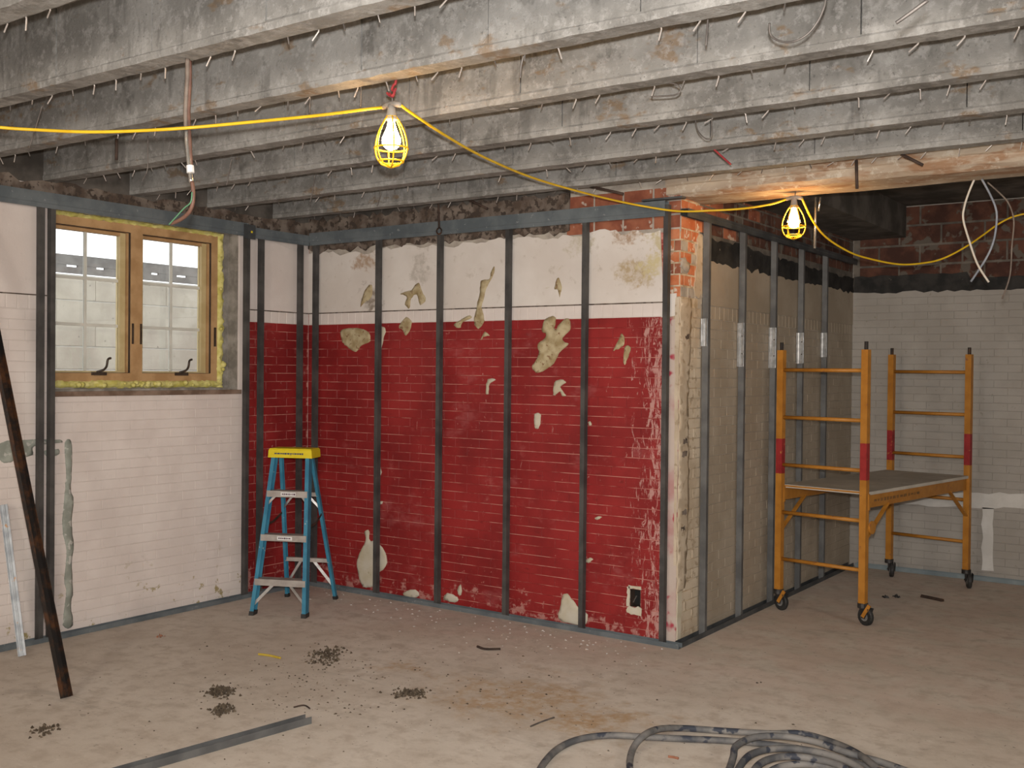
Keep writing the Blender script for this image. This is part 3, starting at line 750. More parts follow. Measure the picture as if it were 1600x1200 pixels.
# slot holes punched in the grey edged stud
# tracks
def track_floor(name, a, b, inward, label, mat='track', leg=.030, w=.050):
    """channel lying open side up; inward points to the wall"""
    p = channel(w, leg, .0025)
    a, b = Vector(a), Vector(b)
    m = MB().extrude(p, a, b, inward, (0,0,1))
    return tag(m.build(name, M[mat], loc=a), label, 'track')
track_floor('floor_track', (FR_X+.0, FR_Y, .0005), (FT_X, FR_Y, .0005), (0,1,0), 'blue grey steel floor track along the red wall')
track_floor('floor_track', (FR_X, 1.2, .0005), (FR_X, FR_Y-.002, .0005), (-1,0,0), 'blue grey steel floor track along the white window wall')
track_floor('floor_track', (FT_X, FR_Y+.052, .0005), (FT_X, YB-.06, .0005), (-1,0,0), 'dark steel floor track along the tan wall behind the scaffold', mat='track_dark', leg=.034)
track_floor('floor_track', (FT_X+.01, YB-.055, .0005), (1.4, YB-.055, .0005), (0,1,0), 'pale blue steel floor track along the far grey wall', mat='track_pale', leg=.034)
def top_track(a, b, inward, label, mat, z0, z1):
    a, b, inward = Vector(a), Vector(b), Vector(inward); h = z1-z0; w = .056
    # deep front leg with a stepped lip, top web, rear leg
    p = [(0,h),(0,.030),(.004,.026),(.004,.0),(.007,.0),(.007,.028),(.003,.032),(.003,h-.003),(w-.003,h-.003),(w-.003,.01),(w,.01),(w,h)]
    m = MB().extrude(p, a+Vector((0,0,z0)), b+Vector((0,0,z0)), inward, (0,0,1))
    return tag(m.build('ceiling_track', M[mat], loc=a+Vector((0,0,z0))), label, 'track')
t1 = top_track((FR_X, FR_Y-.006, 0), (-2.98, FR_Y-.006, 0), (0,1,0), 'blue grey steel ceiling track across the top of the red wall', 'track', 2.668, 2.765)
t2 = top_track((FR_X+.006, .9, 0), (FR_X+.006, 5.30, 0), (-1,0,0), 'long blue grey steel ceiling track above the window', 'track', 2.672, 2.768)
t2b = top_track((FR_X+.006, 5.32, 0), (FR_X+.006, FR_Y-.008, 0), (-1,0,0), 'short blue grey steel ceiling track between the window track and inner corner', 'track', 2.666, 2.745)
t3 = top_track((FT_X+.004, FR_Y+.06, 0), (FT_X+.004, YB-.07, 0), (-1,0,0), 'dark steel ceiling track along the top of the tan wall', 'track_dark', 2.664, 2.715)
MB().box(FR_X+.008, FR_X+.011, 5.25, 5.36, 2.655, 2.76).build('splice_plate', M['track_dark'], t2b)
MB().box(FR_X+.011, FR_X+.014, 5.315, 5.33, 2.70, 2.715).build('yellow_tab', M['yellowcap'], t2b)
# loose end of the red-wall track lying over the corner
m = MB().box(-3.14, -2.86, FR_Y-.010, FR_Y+.045, 2.770, 2.782)
m.build('splice_plate', M['track_dark'], t1)

# galvanised backing plates on the tan wall studs
BR = [((1090,498),(1106,541)), ((1151,505),(1163,573)), ((1200,512),(1213,575)), ((1243.5,520),(1256,568)), ((1279.5,520),(1292.5,558))]
BL = ['ribbed shiny galvanised plate on the tan wall stud nearest the brick corner', 'shiny galvanised plate on the second tan wall stud', 'shiny galvanised plate on the third tan wall stud above the scaffold post', 'shiny galvanised plate on the fourth tan wall stud above the scaffold', 'small shiny galvanised plate on the stud nearest the far wall']
for i, ((xa, ya), (xb, yb)) in enumerate(BR):
    yp = TY[i]-.022                                   # stands against the web of the stud, facing the room's near end
    A = at(xa, ya, 1, yp); Bp = at(xb, ya, 1, yp); z1, z0 = A.z, at(xa, yb, 1, yp).z
    x0, x1 = max(A.x, XT+.004), Bp.x
    r = empty('backing_plate', ((x0+x1)/2, yp, z0)); tag(r, BL[i], 'metal plate', 'galvanised plates on the tan wall')
    m = MB(); W_ = x1-x0; nr = 12; prof = []
    for k in range(nr+1):
        prof.append((W_*k/nr, (.005 if k % 3 == 1 else 0) if i == 0 else (.004 if k in (4, 5) else 0)))
    full = [(u, d) for u, d in prof]+[(u, d+.002) for u, d in reversed(prof)]
    tl = random.uniform(-.16, -.04)
    m.extrude(full, (x0, yp, z0), (x0, yp, z1), (math.cos(tl), math.sin(tl), 0), (0,1,0))
    m.build('face_plate', M['galv'], r)
    MB().box(x1-.003, x1-.001, yp+W_*math.sin(tl)-.018, yp+W_*math.sin(tl)+.001, z0, z1).build('folded_lip', M['galv'], r)
    for kk in (.3, .7):
        zz = z0+(z1-z0)*kk
        MB().tube([(x0+W_*.75, yp+.004, zz), (x0+W_*.75, yp-.004, zz)], .005, 8).build('screw', M['darkmetal'], r)

# ------------------------------------------------------------------ window
win = struct(empty('window_1', (XL-.15, (WY0+WY1)/2, WZ0)), 'pair of oak casement windows set in yellow foam', 'window')
XF = -6.262                                   # room side of the frame
fy0, fy1, fz0, fz1 = 3.80, 5.180, 1.606, 2.672
fw = .055
def yz(name, y0, y1, z0, z1, x0, x1, mat, par): return MB().box(x0, x1, y0, y1, z0, z1).build(name, M[mat], par)
yz('frame_jamb', fy0, fy0+fw, fz0, fz1, XF-.115, XF, 'wood', win); yz('frame_jamb', fy1-fw, fy1, fz0, fz1, XF-.115, XF, 'wood', win)
yz('frame_head', fy0+fw, fy1-fw, fz1-.055, fz1, XF-.115, XF, 'wood', win); yz('frame_sill', fy0+fw, fy1-fw, fz0, fz0+.055, XF-.115, XF, 'wood', win)
ym = 4.487
yz('mullion', ym-.045, ym+.045, fz0+.055, fz1-.055, XF-.115, XF+.004, 'wood', win)
for (a, c) in ((fy0+fw, ym-.045), (ym+.045, fy1-fw)):
    sash = empty('sash', (XF-.05, (a+c)/2, fz0+.055)); attach(sash, win)
    z0, z1 = fz0+.058, fz1-.058; a += .004; c -= .004; xs0, xs1 = XF-.10, XF-.055; s = .042
    yz('gasket', a-.004, a, z0, z1, XF-.02, XF-.004, 'gasket', sash); yz('gasket', c, c+.004, z0, z1, XF-.02, XF-.004, 'gasket', sash)
    yz('gasket', a, c, z1, z1+.004, XF-.02, XF-.004, 'gasket', sash); yz('gasket', a, c, z0-.004, z0, XF-.02, XF-.004, 'gasket', sash)
    yz('stile', a, a+s, z0, z1, xs0, xs1, 'sash', sash); yz('stile', c-s, c, z0, z1, xs0, xs1, 'sash', sash)
    yz('rail', a+s, c-s, z1-s*.5, z1, xs0, xs1, 'wood', sash); yz('rail', a+s, c-s, z0, z0+.010, xs0, xs1, 'sash', sash)
    ga, gc, gz0, gz1 = a+s, c-s, z0+.010, z1-s*.5
    gm = (ga+gc)/2; zs = [gz0, gz0+(gz1-gz0)*.333, gz0+(gz1-gz0)*.667, gz1]
    yz('muntin', gm-.010, gm+.010, gz0, gz1, XF-.088, XF-.074, 'muntin', sash)
    for zz in zs[1:3]: yz('muntin', ga, gc, zz-.010, zz+.010, XF-.087, XF-.075, 'muntin', sash)
    for u0, u1 in ((ga, gm-.010), (gm+.010, gc)):
        for k in range(3): yz('pane', u0, u1, zs[k]+(.01 if k else 0), zs[k+1]-(.01 if k < 2 else 0), XF-.083, XF-.079, 'glass', sash)
# cranks
for yk, flip in ((4.20, 1), (4.86, 1)):
    cr = empty('crank', (XF+.02, yk, fz0+.05)); attach(cr, win)
    m = MB().box(XF, XF+.025, yk-.055, yk+.045, fz0+.040, fz0+.062); m.build('crank_base', M['crank'], cr)
    m = MB().tube(smooth_path([(XF+.022, yk-.03, fz0+.062), (XF+.035, yk+.01, fz0+.075), (XF+.035, yk+.035, fz0+.10), (XF+.035, yk+.045, fz0+.145), (XF+.03, yk+.07, fz0+.155)], 4), .008, 8)
    m.build('crank_handle', M['crank'], cr, smooth=True)
for yk in (4.455, 4.52, 5.155):
    MB().box(XF, XF+.012, yk-.006, yk+.006, 1.86, 2.00).build('sash_lock', M['crank'], win)
# spray foam round the frame: lumpy strips
def foam_strip(y0, y1, z0, z1, x0, name='foam_strip'):
    m = MB(); alongz = (z1-z0) > (y1-y0); n = int(max(z1-z0, y1-y0)/.022); k = 5; vs = []
    for i in range(n+1):
        t = i/n
        for j in range(k):
            s_ = j/(k-1)
            y = y0+(y1-y0)*(s_ if alongz else t); z = z0+(z1-z0)*(t if alongz else s_)
            e = 0 if j in (0, k-1) else 1
            vs.append((x0+e*(.018+random.uniform(-.012, .016)), y+(random.gauss(0, .005) if e == 0 or alongz else 0), z+random.gauss(0, .003)))
    fs = [(i*k+j, (i+1)*k+j, (i+1)*k+j+1, i*k+j+1) for i in range(n) for j in range(k-1)]
    m.add(vs, fs); return m.build(name, M['foam'], win, smooth=True)
foam_strip(5.178, 5.238, 1.56, 2.69, XF-.01)
foam_strip(fy0, 5.20, 2.668, 2.702, XF-.01)
foam_strip(fy0-.02, 5.22, 1.562, 1.612, XF-.005)
for i in range(26):     # squeezed-out lumps along the sill and the right jamb
    if i < 16: y, z, x = random.uniform(3.95, 5.2), 1.578+random.uniform(0, .02), XF+random.uniform(.01, .03)
    else: y, z, x = 5.215+random.uniform(-.02, .02), random.uniform(1.6, 2.65), XF+random.uniform(.0, .02)
    r = random.uniform(.012, .024)
    MB().lathe([(0,-r),(r*.7,-r*.7),(r,0),(r*.7,r*.6),(0,r*.8)], (x, y, z), 7).build('foam_lump', M['foam'], win, smooth=True)
# backing behind foam, rough reveal
m = MB(); m.box(XF-.10, XF-.008, fy1, WY1+.02, WZ0, WZ1); m.box(XF-.10, XF-.008, WY0-.02, fy0, WZ0, WZ1); m.box(XF-.10, XF-.006, fy0, fy1, WZ0-.02, fz0); m.box(XF-.10, XF-.006, fy0, fy1, fz1, WZ1+.02)
m.build('packing', M['reveal'], win)
MB().box(XF, XL-.004, WY1-.006, WY1+.004, WZ0, WZ1).build('reveal_side', M['reveal'], win)
MB().box(XF, XL+.02, WY0-.02, WY1+.02, WZ0-.028, WZ0+.004).build('sill_board', M['sillwood'], win)
MB().box(XF-.004, XL-.01, fy0, 5.22, WZ0+.004, WZ0+.018).build('sill_bedding', M['reveal'], win)

# ------------------------------------------------------------------ outdoors, seen through the window
og = struct(MB().box(-14, XL-.3, -4, 16, .45, .6).build('ground_outside', M['ground']), 'pale gravel ground outside the window', 'ground')
XO = -9.0
ow = MB().box(XO-.2, XO-.006, 2.5, 12, .6, 2.56).build('retaining_wall', M['outjoint'])
tag(ow, 'pale weathered block wall outside the window', 'wall'); ow['kind'] = 'structure'
FO = Frame('x', XO)
lay(ow, FO, [(u, z, L, H, 'outblock') for (u, z, L, H, mm) in courses(3.6, 10.5, .6, 2.56, .215, .80, lambda u, z: 'outblock', gap=.012, hgap=.003)])
fe = empty('board_fence', (XO-.15, 7, 2.56)); tag(fe, 'dark slatted board fence on top of the outdoor block wall', 'fence')
MB().box(XO-.19, XO-.16, 2.5, 12, 2.585, 2.645).build('board', M['fence'], fe)
MB().box(XO-.19, XO-.16, 2.5, 12, 2.665, 2.76).build('board', M['fence'], fe)
y = 3.0
while y < 11.5:
    L = random.uniform(.12, .3)
    m = MB().box(XO-.187, XO-.163, y, y+L, 2.645, 2.665); m.build('spacer', M['fence'], fe); y += L+random.uniform(.07, .14)

# ------------------------------------------------------------------ step ladder
FC = Vector((-5.4585, 5.062, 0)); ux = Vector((.913, .407, 0)).normalized(); uy = Vector((-ux.y, ux.x, 0))
lad = empty('step_ladder', FC+uy*.28); tag(lad, 'small blue fibreglass step ladder with yellow top cap', 'ladder')
def lp(a, b_, z): return FC+ux*a+uy*b_+Vector((0,0,z))
TOPZ = 1.09
def front(s, z): k = z/TOPZ; return lp(s*(.205-.065*k), .21*k, z)
def rear(s, z): k = z/TOPZ; return lp(s*(.20-.075*k), .60-.31*k, z)
for s in (-1, 1):
    # channel shaped side rails: web outside, flanges inwards
    a, b_ = front(s, .012), front(s, TOPZ); sd = (ux*-s)
    prof = [(0,-.030),(.028,-.030),(.028,-.026),(.005,-.026),(.005,.026),(.028,.026),(.028,.030),(0,.030)]
    lad_r = MB().extrude(prof, a, b_, sd, uy).build('front_rail', M['blue'], lad)
    MB().extrude([(-.003,-.034),(.032,-.034),(.032,.034),(-.003,.034)], front(s, 0), front(s, .028), sd, uy).build('rubber_foot', M['rubber'], lad_r)
    a, b_ = rear(s, .012), rear(s, TOPZ)
    prof = [(0,-.018),(.022,-.018),(.022,-.014),(.004,-.014),(.004,.014),(.022,.014),(.022,.018),(0,.018)]
    r_ = MB().extrude(prof, a, b_, sd, uy).build('rear_rail', M['blue'], lad)
    MB().extrude([(-.003,-.021),(.025,-.021),(.025,.021),(-.003,.021)], rear(s, 0), rear(s, .025), sd, uy).build('rubber_foot', M['rubber'], r_)
for z in (.225, .525, .825):
    L, R_ = front(-1, z), front(1, z)
    st = MB().extrude([(-.036,-.022),(.050,-.022),(.050,-.018),(-.032,-.018),(-.032,.018),(.050,.018),(.050,.022),(-.036,.022)], L+ux*.006, R_-ux*.006, uy, (0,0,1)).build('step', M['alu'], lad)
    if z > .5:
        c = (L+R_)/2 - uy*.0365
        sw = .055
        m = MB().bar(c-ux*sw+ux*.01, c+ux*sw+ux*.01, .002, .026, up=(0,0,1)); m.build('sticker', M['sticker'], st)
        m = MB()
        xs = -.035
        while xs < .05:
            w = random.uniform(.006, .012); cc = c-uy*.0015+ux*xs; m.bar(cc, cc+ux*w, .0015, random.uniform(.008, .012), up=(0,0,1)); xs += w+.004
        m.build('sticker_print', M['ink'], st)
for z in (.30, .80):
    MB().bar(rear(-1, z)+ux*.01, rear(1, z)-ux*.01, .030, .028).build('rear_spreader_bar', M['alu'], lad)
for s in (-1, 1):       # diagonal braces
    MB().bar(front(s, .07)-ux*s*.01, front(s, .205)-ux*s*.13, .006, .020).build('diagonal_brace', M['alubright'], lad)
    MB().bar(rear(s, .10)-ux*s*.01, rear(s, .29)-ux*s*.13, .006, .020).build('diagonal_brace', M['alubright'], lad)
    MB().bar(rear(s, .69)-ux*s*.008, rear(s, .79)-ux*s*.09, .006, .016).build('diagonal_brace', M['alubright'], lad)
    MB().bar(front(s, .75)-ux*s*.008, front(s, .81)-ux*s*.06, .006, .016).build('diagonal_brace', M['alu'], lad)
    mid = (front(s, .62)+rear(s, .66))/2-Vector((0,0,.03))
    MB().bar(front(s, .60)-ux*s*.004, mid, .004, .016).build('spreader_arm', M['darkmetal'], lad)
    MB().bar(mid, rear(s, .66)-ux*s*.004, .004, .016).build('spreader_arm', M['darkmetal'], lad)
# cap
ct = lp(0, .255, 0); w0, w1 = .163, .158
vs = []
for z, gx, gy in ((1.075, .163, .085), (1.128, .160, .082), (1.140, .152, .075)):
    for i, j in ((-1,-1),(1,-1),(1,1),(-1,1)): vs.append(ct+ux*(i*gx)+uy*(j*gy)+Vector((0,0,z)))
fs = [(3,2,1,0),(8,9,10,11)]+[(k*4+i, k*4+(i+1) % 4, k*4+4+(i+1) % 4, k*4+4+i) for k in (0,1) for i in range(4)]
cap = MB().add(vs, fs).build('top_cap', M['yellowcap'], lad)
m = MB(); xs = -.115
while xs < .10:
    w = random.uniform(.008, .02); c = ct+ux*xs-uy*.0845+Vector((0,0,1.104)); m.bar(c, c+ux*w, .002, random.uniform(.008, .012), up=(0,0,1)); xs += w+.004
m.build('cap_print', M['inkblue'], cap)

# ------------------------------------------------------------------ rolling scaffold
S0 = Vector((-2.765, 7.365, 0)); ay = Vector((.163, .9866, 0)).normalized(); ax = Vector((ay.y, -ay.x, 0))
SW, SL = .640, 1.80
def sp(a, b_, z): return S0+ax*a+ay*b_+Vector((0,0,z))
sca = empty('rolling_scaffold', sp(SW/2, SL/2, 0)); tag(sca, 'orange yellow steel rolling scaffold with grey deck', 'scaffold')
for e, bb in ((0, 0), (1, SL)):
    ef = empty('end_frame', sp(SW/2, bb, .14)); attach(ef, sca)
    for a in (0, SW):
        for z0, z1, mt in ((.135, .985, 'scaff'), (.985, 1.235, 'scaffred'), (1.235, 1.87, 'scaff')):
            MB().bar(sp(a, bb, z0), sp(a, bb, z1), .047, .047, up=ax).build('red_sleeve' if mt == 'scaffred' else 'post', M[mt], ef)
        MB().tube([sp(a, bb, 1.86), sp(a, bb, 1.925)], .013, 10).build('coupling_pin', M['rusty'], ef)
    for z in (.37, .706, 1.048, 1.388, 1.728):
        if e == 1 and z == .706: z = .706
        MB().tube([sp(.02, bb, z), sp(SW-.02, bb, z)], .0135, 10).build('rung', M['scaff'], ef, smooth=True)
# deck and side rails
dk = MB()
MB().extrude([(-.02,-.012),(SW+.02,-.012),(SW+.02,.010),(-.02,.010)], sp(0, .035, .893), sp(0, SL-.035, .893), ax, (0,0,1)).build('deck', M['ply'], sca)
MB().extrude([(0.0,-.006),(SW,-.006),(SW,.004),(0,.004)], sp(0, .027, .895), sp(0, .036, .895), ax, (0,0,1)).build('deck_edge', M['scaff'], sca)
for a, s in ((0, 1), (SW, -1)):
    rl = MB().extrude([(-.003,-.045),(.003,-.045),(.003,.040),(.032,.040),(.032,.045),(-.003,.045)], sp(a, .026, .835), sp(a, SL-.026, .835), ax*s, (0,0,1)).build('side_rail', M['scaff'], sca)
    if s < 0:
        m = MB(); q = .14
        while q < .85:
            w = random.uniform(.02, .05); c = sp(a+.0045, q, .835); m.bar(c, c+ay*w, .002, random.uniform(.012, .024)); q += w+random.uniform(.012, .03)
        m.build('rail_print', M['rail_ink'], rl)['kind'] = 'stuff'
    for b0, b1 in ((.026, .36), (SL-.026, SL-.36)):
        MB().bar(sp(a, b0, .58), sp(a, b1, .80), .008, .030, up=ax).build('corner_brace', M['scaff'], sca)
    for bb in (0, SL):
        MB().bar(sp(a-s*.0, bb+(.02 if bb == 0 else -.02), .78), sp(a, bb+(.02 if bb == 0 else -.02), .89), .056, .02, up=ay).build('deck_bracket', M['scaff'], sca)
# round lock knob
MB().tube([sp(SW+.024, .06, .66), sp(SW+.036, .06, .66)], .045, 14).build('lock_plate', M['scaff'], sca)
# casters
for i, (a, bb) in enumerate(((0, 0), (SW, 0), (0, SL), (SW, SL))):
    cs = empty('caster', sp(a, bb, 0)); attach(cs, sca)
    off = ax*.022-ay*.0
    wc = sp(a, bb, .062)+off; axle = (ay*.96+ax*.28).normalized() if i < 2 else (ay*.5+ax*.86).normalized(); fwd = Vector((-axle.y, axle.x, 0))
    MB().tube([sp(a, bb, .118), sp(a, bb, .150)], .036, 12).build('caster_plate', M['forkmetal'], cs)
    for s in (-1, 1):
        vs = []
        for q in (0, 1):
            o_ = axle*(s*(.024+.004*q))
            vs += [wc+o_+fwd*-.045+Vector((0,0,.060)), wc+o_+fwd*.035+Vector((0,0,.060)), wc+o_+fwd*.014-Vector((0,0,.012)), wc+o_-fwd*.014-Vector((0,0,.012))]
        MB().add(vs, [(0,1,2,3),(7,6,5,4),(0,4,5,1),(1,5,6,2),(2,6,7,3),(3,7,4,0)]).build('fork', M['forkmetal'], cs)
    # tyre (lathed about the axle) and hub
    n = 20; prof = [(.030,-.016),(.056,-.016),(.062,-.009),(.062,.009),(.056,.016),(.030,.016)]; vs = []
    for r, d in prof:
        for k in range(n):
            an = 2*math.pi*k/n; vs.append(wc+axle*d+fwd*(r*math.cos(an))+Vector((0,0,r*math.sin(an))))
    fs = [(q*n+k, q*n+(k+1) % n, (q+1)*n+(k+1) % n, (q+1)*n+k) for q in range(len(prof)-1) for k in range(n)]
    MB().add(vs, fs).build('tyre', M['rubber'], cs, smooth=False)
    MB().tube([wc-axle*.017, wc+axle*.017], .031, 14).build('hub', M['hubmetal'], cs)
    if i < 2: MB().bar(wc+fwd*.0-axle*.032+Vector((0,0,.0)), wc-axle*.034+(ax*.05)+Vector((0,0,.085)), .024, .010, up=ay).build('brake_lever', M['scaff'], cs)
    else: MB().bar(wc-axle*.03, wc-axle*.034+ax*.045+Vector((0,0,.05)), .020, .010, up=ay).build('brake_lever', M['forkmetal'], cs)

# ------------------------------------------------------------------ work lights and cord
def work_light(P_top, P_socket_z, cz0, cz1, label, red_hook, yaw):
    x, y = P_top.x, P_top.y
    r = empty('work_light', (x, y, cz0)); tag(r, label, 'lamp', 'caged bulbs on the yellow cord')
    H = cz1-cz0; R0 = .068
    # socket and cord tee
    MB().lathe([(0,cz1+.052),(.014,cz1+.05),(.017,cz1+.03),(.020,cz1+.01),(.027,cz1-.012),(.0,cz1-.012)], (x, y, 0), 14).build('socket', M['socket'], r, smooth=True)
    d = Vector((math.cos(yaw), math.sin(yaw), 0))
    MB().tube([Vector((x, y, cz1+.045))-d*.05, Vector((x, y, cz1+.05))-d*.02, Vector((x, y, cz1+.05))+d*.02, Vector((x, y, cz1+.040))+d*.05], [.010,.013,.013,.010], 10).build('cord_tee', M['socket'], r, smooth=True)
    # bulb
    bz = cz1-.012; s = .038
    prof = [(0, bz-.120)]+[(s*math.sin(t*math.pi/10), bz-.120+s*(1-math.cos(t*math.pi/10))) for t in range(1, 7)]+[(.027, bz-.05), (.017, bz-.025), (.013, bz)]
    MB().lathe(prof, (x, y, 0), 18).build('bulb', M['bulb'], r, smooth=True)
    # egg shaped guard
    m = MB()
    def rad(t): return R0*math.sin(math.pi*min(1, max(0, t))**.78)**.62 if 0 < t < 1 else 0
    def ring_r(t):
        # t 0 top -> 1 bottom
        return .020+(R0-.020)*max(0, math.sin(t*math.pi/2/.62))**.85 if t < .62 else R0*math.sqrt(max(0, 1-((t-.62)/.38)**2))
    for k in range(6):
        a = k*math.pi/3+.35; pts = []
        for q in range(15):
            t = q/14; rr = ring_r(t); pts.append((x+rr*math.cos(a), y+rr*math.sin(a), cz1-t*H))
        m.tube(pts, .0036, 6)
    for t in (.0, .62, .88):
        rr = ring_r(t); m.tube([(x+rr*math.cos(a*math.pi/10), y+rr*math.sin(a*math.pi/10), cz1-t*H) for a in range(20)], .0036, 6, closed=True)
    m.build('guard_cage', M['cage'], r, smooth=True)
    # hanging tie
    z0 = cz1+.05; zt = P_top.z
    if red_hook:
        MB().tube(smooth_path([(x, y, z0), (x+.004, y, z0+.02), (x-.003, y, z0+.035)], 4), .003, 6).build('hook', M['wire'], r)
        MB().tube(smooth_path([(x-.012, y, z0+.045), (x+.008, y-.004, z0+.030), (x+.014, y, z0+.05), (x-.002, y+.004, z0+.06), (x+.010, y, z0+.075), (x+.02, y, zt-.01), (x+.018, y+.005, zt+.012)], 5), .0055, 6).build('red_string', M['redwire'], r)
        MB().tube(smooth_path([(x-.025, y, z0+.05), (x-.01, y, z0+.036), (x+.01, y, z0+.04), (x+.022, y, z0+.062)], 4), .0045, 6).build('red_string', M['redwire'], r)
    else:
        MB().tube(smooth_path([(x, y, z0), (x+.006, y, (z0+zt)/2), (x+.014, y, zt+.03)], 4), .003, 6).build('hook', M['wire'], r)
    return r
L1 = at(611, 262, 1, 3.20); L1t = at(611, 183, 1, 3.20)
work_light(Vector((L1.x, 3.20, 2.85)), 0, L1.z, L1t.z, 'lit caged bulb hanging by red string under the near joists', True, 0.0)
L2 = at(1240, 374, 1, 6.15); L2t = at(1240, 322, 1, 6.15)
work_light(Vector((L2.x, 6.15, 2.785)), 0, L2.z, L2t.z, 'lit caged bulb hanging under the beam beside the brick corner', False, 0.0)
c1 = Vector((L1.x, 3.20, L1t.z)); c2 = Vector((L2.x, 6.15, L2t.z))
def cpts(L): return [at(x, y, 1, d) for x, y, d in L]
left = cpts([(-90,188,2.0),(0,199,2.15),(60,203,2.25),(130,206,2.32),(200,205,2.40),(290,200,2.50),(400,190,2.72),(500,180,2.95),(570,171,3.1)])+[c1+Vector((-.048,0,.045))]
mid = [c1+Vector((.048,0,.040))]+cpts([(690,208,3.55),(755,245,4.05),(830,277,4.65),(900,298,5.15),(960,313,5.55),(1010,323,5.76),(1060,330,5.80),(1110,329,5.84),(1160,326,5.93),(1205,319,6.06)])+[c2+Vector((-.048,0,.045))]
right = [c2+Vector((.048,0,.040))]+cpts([(1270,345,6.28),(1290,370,6.42),(1320,390,6.6),(1350,402,6.8),(1405,413,7.1),(1450,410,7.3),(1478,402,7.4),(1510,385,7.5),(1535,368,7.6),(1560,350,7.68),(1585,338,7.72),(1615,334,7.75),(1665,345,7.8),(1730,352,7.85),(1800,335,7.9),(1850,290,7.95),(1872,240,8.0)])
cord = empty('lamp_cord', left[-1]); tag(cord, 'yellow cord looping between the two caged bulbs', 'cord')
for seg in (left, mid, right): MB().tube(smooth_path(seg, 6), .0062, 8).build('cord_run', M['cord'], cord, smooth=True)

# ------------------------------------------------------------------ conduit with loose wires
cy = 2.545
cdn = empty('hanging_cable', at(293, 100, 1, cy)); tag(cdn, 'loose cable in steel conduit hanging from a joist above the window', 'cable')
MB().tube(smooth_path([at(x, y, 1, cy) for x, y in ((293,92),(293,120),(291,150),(290,180),(291,203))], 4), .0085, 8).build('sheath', M['brownsheath'], cdn, smooth=True)
MB().tube(smooth_path([at(x, y, 1, cy+.008) for x, y in ((297,95),(297,130),(295,170),(296,205),(299,258))], 4), .006, 8).build('sheath', M['copper'], cdn, smooth=True)
MB().tube(smooth_path([at(x, y, 1, cy) for x, y in ((291,203),(292,225),(296,262),(299,285))], 4), .0085, 10).build('conduit', M['conduit'], cdn, smooth=True)
a = at(297, 259, 1, cy); MB().tube([a, at(298, 270, 1, cy)], .014, 10).build('white_connector', M['sticker'], cdn)
MB().tube(smooth_path([at(x, y, 1, cy) for x, y in ((300,284),(302,300),(301,318),(295,332),(282,343),(266,350))], 5), [.0075]*25+[.004], 8).build('loose_wire', M['copper'], cdn, smooth=True)
MB().tube(smooth_path([at(x, y, 1, cy-.01) for x, y in ((300,300),(298,316),(288,325),(276,338),(264,351))], 5), .0028, 6).build('loose_wire', M['green'], cdn, smooth=True)

# ------------------------------------------------------------------ odds and ends under the ceiling
def hang(name, pts, y, r, mat, label, cat, sub=5, group=None):
    P = [at(px, py, 1, y) for px, py in pts]
    # keep the head fixed into the concrete above
    m = MB().tube(smooth_path(P, sub) if len(P) > 2 else P, r, 6)
    return tag(m.build(name, M[mat], smooth=True, loc=P[0]), label, cat, group)
hang('iron_rod', [(1338,250),(1339,295)], 5.69, .0085, 'darkmetal', 'dark iron rod sticking straight down in front of the beam', 'rod')
hang('iron_bar', [(1408,241),(1442,258)], 5.70, .0085, 'darkmetal', 'dark iron bar poking out slanted above the beam near the right', 'rod')
hang('iron_rod', [(182,217),(182,250)], 3.19, .0085, 'darkmetal', 'short dark iron rod under the joist left of the hanging cable', 'rod')
hang('iron_bar', [(733,312),(762,326)], 5.72, .0085, 'darkmetal', 'dark iron bar poking out above the middle of the red wall', 'rod')
hang('iron_bar', [(922,291),(974,303)], 5.70, .0085, 'darkmetal', 'dark iron bar poking out behind the drooping yellow cord', 'rod')
hr = empty('hanger_rod', at(685, 319, 1, 5.89)); tag(hr, 'dark hanger rod with ring in front of the red wall ceiling track', 'rod')
MB().tube([at(685, 316, 1, 5.89), at(686, 355, 1, 5.89)], .008, 8).build('rod', M['darkmetal'], hr)
c = at(686, 361, 1, 5.89); MB().tube([c+Vector((.022*math.cos(t), 0, .022*math.sin(t))) for t in [k*math.pi/7 for k in range(14)]], .006, 6, closed=True).build('ring', M['rusty'], hr)
hang('wire_loop', [(1202,36),(1204,54),(1218,64),(1240,65),(1262,53),(1278,33),(1288,10),(1291,-6)], 3.19, .0035, 'wire', 'big curved wire loop hanging at the top right', 'wire')
hang('wire_loop', [(1018,151),(1040,150),(1056,148),(1063,142),(1060,134),(1050,130),(1040,130)], 3.82, .0030, 'wire', 'hooked wire under the third joist right of the near bulb', 'wire')
hang('wire_loop', [(1086,184),(1090,203),(1100,215),(1109,217),(1112,208),(1112,182)], 4.44, .0030, 'wire', 'narrow U shaped wire loop above the brick corner', 'wire')
hang('wire_hook', [(1103,72),(1105,48),(1106,30)], 3.19, .0030, 'wire', 'short straight wire left of the big wire loop', 'wire')
hang('wire_hook', [(1400,36),(1420,22),(1450,0)], 2.576, .0045, 'wire', 'slanted wire stub near the top right corner', 'wire')
hang('wire_hook', [(813,122),(814,105),(818,87)], 3.19, .0035, 'wire', 'short bent wire right of the near bulb', 'wire')
hang('red_tie', [(1113,231),(1124,241),(1142,257)], 5.08, .0055, 'redwire', 'red painted twisted tie above the brick corner', 'wire')
